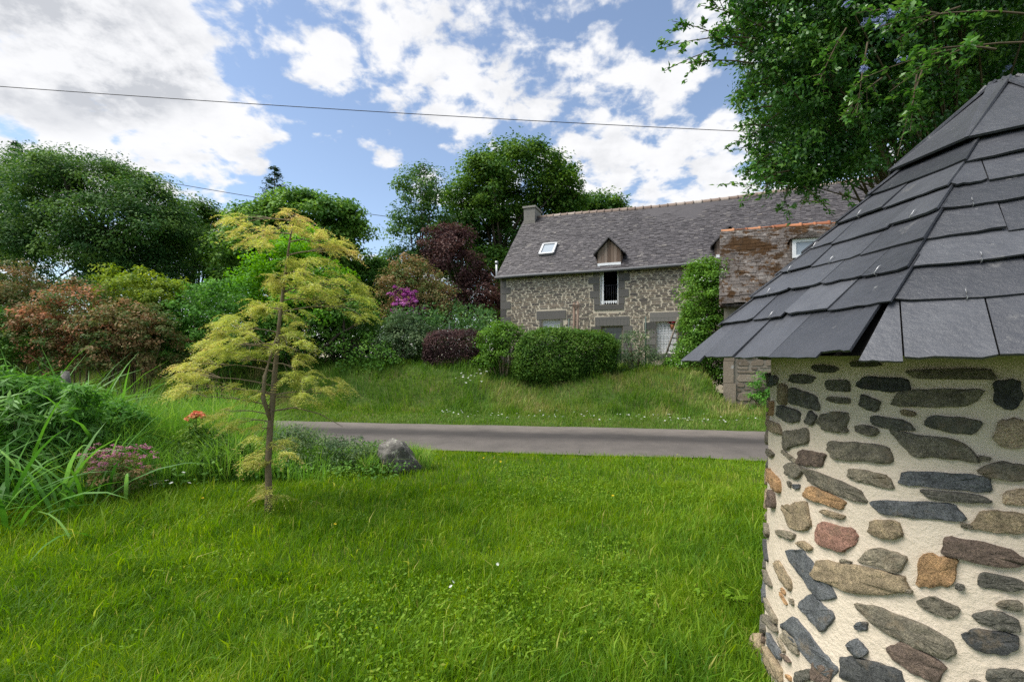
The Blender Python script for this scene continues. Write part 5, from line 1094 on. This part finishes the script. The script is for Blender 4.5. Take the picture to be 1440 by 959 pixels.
flower_copy('white_clover', 'white clover head standing in the middle of the lawn', 'flower', 'white clover in the lawn', [at_ground(x, y, .1) for x, y in ((634, 832), (637, 830), (700, 802))], 9, .014, M['white_petal'], .12)
flower_copy('ox_eye_daisy', 'white daisy at the front of the left garden bed', 'flower', 'daisies by the left bed', [at_ground(x, y, .25) for x, y in ((212, 682), (234, 676), (241, 678), (258, 671), (218, 683), (266, 680))], 9, .022, M['white_petal'], .26)
def hut_stone():
    bpy.ops.mesh.primitive_ico_sphere_add(subdivisions=3, radius=1); o = bpy.context.object; me = o.data; co = np.zeros(len(me.vertices) * 3, np.float32); me.vertices.foreach_get('co', co); p = co.reshape(-1, 3)
    p = p * (1 + .3 * (vnoise(p[:, 0] * 1.7 + p[:, 2], p[:, 1] * 1.7, 161)[:, None] - .5)) * np.array([.05, .06, .075]); me.vertices.foreach_set('co', p.astype(np.float32).ravel()); me.update()
    a = me.attributes.new('v', 'FLOAT', 'FACE'); a.data.foreach_set('value', np.full(len(me.polygons), .55, np.float32)); me.materials.append(M['tower_stone']); o.name = 'loose_stone'; o.location = W(1068, 918, 2.42); o.location.z = .06
    tag(o, 'small loose tan stone lying against the foot of the round hut', 'stone')
hut_stone()

# ------------------------------------------------------------------ blue flowering shrub arching over the hut
def overhang():
    base = Vector((4.25, 4.2, 0)); root = empty('flowering_shrub', base, 'big evergreen shrub with glossy leaves and small blue flowers arching over the hut roof', 'shrub')
    bl = [(1120, 30, 85, 80, 3.5), (1110, 120, 72, 70, 3.5), (1110, 205, 52, 50, 3.6), (1150, 238, 52, 34, 3.7), (1190, 222, 50, 40, 3.6), (1200, 70, 100, 90, 3.5), (1230, 170, 75, 70, 3.6), (1310, 60, 110, 90, 3.7), (1300, 160, 70, 55, 3.9),
          (1420, 20, 110, 90, 3.8), (1066, 20, 38, 34, 3.4), (1082, 90, 28, 34, 3.4), (1160, -40, 120, 70, 3.5), (1350, -50, 150, 80, 3.5), (1380, 120, 80, 60, 4.2), (1500, 60, 100, 110, 4.2), (1430, 130, 80, 60, 4.4), (1180, 150, 70, 70, 4.3), (1260, 80, 130, 110, 4.6), (1400, 60, 140, 110, 4.9), (1150, 200, 60, 60, 4.4), (1240, 210, 60, 45, 4.3), (1205, 240, 42, 24, 3.9), (1120, 250, 40, 22, 3.8), (1290, 190, 70, 40, 4.6), (1360, 130, 90, 50, 4.8), (1150, 90, 90, 100, 4.0), (1110, 170, 60, 60, 4.0), (1260, -170, 280, 110, 3.4), (1420, -120, 200, 120, 3.0), (1085, 240, 34, 30, 3.5)]  # the two highest blobs are unseen canopy added to shade the leaves below
    B = [blob_px(*q) for q in bl]
    f, C = foliage('foliage', B, 3000, 66, .15, .036, .020, M['cean'], root, .4, vbias=-.05, up=.35)
    b = MB(); b.tube([base, base + Vector((-.1, .0, 1.0)), base + Vector((-.2, -.1, 2.4))], [.09, .08, .06], 9, .4); b.tube([base, base + Vector((.4, .1, 1.2)), base + Vector((.5, .0, 2.6))], [.08, .07, .05], 9, .4); b.build('trunk', M['bark'], root)
    b = MB()
    CH = C[(C[:, 2] > 3.25) & (C[:, 0] < 3.4)]
    for i in rng.choice(len(CH), 70, replace=False):
        e = Vector(CH[i]); st = base + Vector((rng.normal(-.1, .25), rng.normal(0, .2), rng.uniform(2.1, 2.7))); md = st.lerp(e, .55) + Vector((0, 0, .1)); b.tube([st, md, e], [.014, .008, .003], 5, float(rng.uniform(.1, .6)), False)
    # loose sprays: (start px, end px, distance, number of leaves)
    TW = [((1065, 55), (925, 70), 3.3, 30), ((1060, 75), (945, 30), 3.3, 26), ((1050, 60), (935, 100), 3.3, 26), ((1060, 90), (965, 90), 3.3, 16), ((1075, 40), (985, 8), 3.3, 26), ((1085, 10), (1000, -20), 3.3, 20), ((1050, 50), (985, 45), 3.3, 16),
          ((1090, 180), (1036, 178), 3.4, 16), ((1090, 200), (1032, 212), 3.4, 18), ((1085, 215), (1050, 245), 3.4, 18), ((1085, 150), (1040, 160), 3.4, 14), ((1080, 120), (1040, 118), 3.4, 14), ((1110, 240), (1045, 268), 3.4, 22), ((1090, 250), (1068, 278), 3.4, 14), ((1130, 262), (1165, 296), 3.5, 18), ((1075, 95), (1020, 92), 3.4, 14), ((1100, 235), (1062, 225), 3.4, 12), ((1180, 270), (1200, 292), 3.5, 14), ((1100, 30), (1020, 50), 3.3, 22), ((1090, 70), (1030, 60), 3.35, 20), ((1095, 130), (1048, 140), 3.4, 20), ((1095, 160), (1055, 195), 3.4, 20), ((1100, 220), (1075, 265), 3.45, 20), ((1110, 260), (1100, 292), 3.5, 18), ((1140, 270), (1125, 296), 3.5, 16), ((1080, 110), (1038, 135), 3.4, 16),
          ((1440, 60), (1215, 110), 2.5, 26), ((1440, 20), (1230, 40), 2.4, 30), ((1400, 70), (1290, 75), 2.3, 18), ((1350, 10), (1250, 65), 2.6, 22), ((1380, 60), (1250, 130), 2.7, 22), ((1290, 100), (1280, 185), 2.8, 20), ((1300, 90), (1262, 220), 2.9, 16), ((1220, 60), (1205, 160), 2.9, 20), ((1320, 20), (1200, 20), 2.6, 20), ((1190, 40), (1150, 120), 3., 22), ((1240, 110), (1180, 170), 3., 20)]
    Ps, As = [], []
    for (a, e, Y, nl) in TW:
        p0 = np.array(W(*a, Y + .05)); p1 = np.array(W(*e, Y + rng.normal(0, .06))); md = (p0 + p1) / 2 + np.array([0, 0, .10 * np.linalg.norm(p1 - p0)]); t = np.linspace(0, 1, 7)[:, None]; mn = (1 - t) ** 2 * p0 + 2 * t * (1 - t) * md + t * t * p1
        b.tube([Vector(q) for q in mn], list(np.linspace(.006, .0018, 7)), 5, .3, False)
        for side in range(5 if nl > 18 else 2):
            t0 = rng.uniform(.2, .85); q0 = (1 - t0) ** 2 * p0 + 2 * t0 * (1 - t0) * md + t0 * t0 * p1; dr = unit((p1 - p0)[None])[0] * .7 + rng.normal(0, .45, 3); q1 = q0 + dr * rng.uniform(.07, .2); b.tube([Vector(q0), Vector((q0 + q1) / 2 + np.array([0, 0, .01])), Vector(q1)], [.003, .002, .0012], 4, .3, False)
            tt = rng.uniform(.1, 1.05, nl)[:, None]; Ps.append(q0 + (q1 - q0) * tt); As.append(np.tile(dr, (nl, 1)) + rng.normal(0, .8, (nl, 3)))
        tt = rng.uniform(.15, 1.02, nl)[:, None]; mp = (1 - tt) ** 2 * p0 + 2 * tt * (1 - tt) * md + tt * tt * p1; Ps.append(mp); As.append(np.tile((p1 - p0) / np.linalg.norm(p1 - p0), (nl, 1)) + rng.normal(0, .7, (nl, 3)))
    b.build('branches', M['stem'], root)
    P = np.concatenate(Ps); A = unit(np.concatenate(As)); n = len(P); L_ = .042 * rng.uniform(.6, 1.3, n); leaf_mesh('outer_sprays', P + A * L_[:, None] * .5, np.array([0, -.2, .9]) + rng.normal(0, .5, (n, 3)), L_, L_ * .5, np.clip(rng.normal(.62, .2, n), 0, 1), M['cean'], root, A)
    for (x, y, Y, r) in ((1235, 33, 2.55, 13), (1253, 22, 2.55, 11), (1214, 98, 2.75, 6), (1222, 30, 2.6, 9), (1268, 84, 2.85, 6), (1192, 8, 2.9, 7), (1418, 96, 3.4, 5)):
        foliage('flowers', [blob_px(x, y, r * .8, r * .62, Y)], 15, 13, .014, .008, .007, M['blue'], root, .3)
overhang()
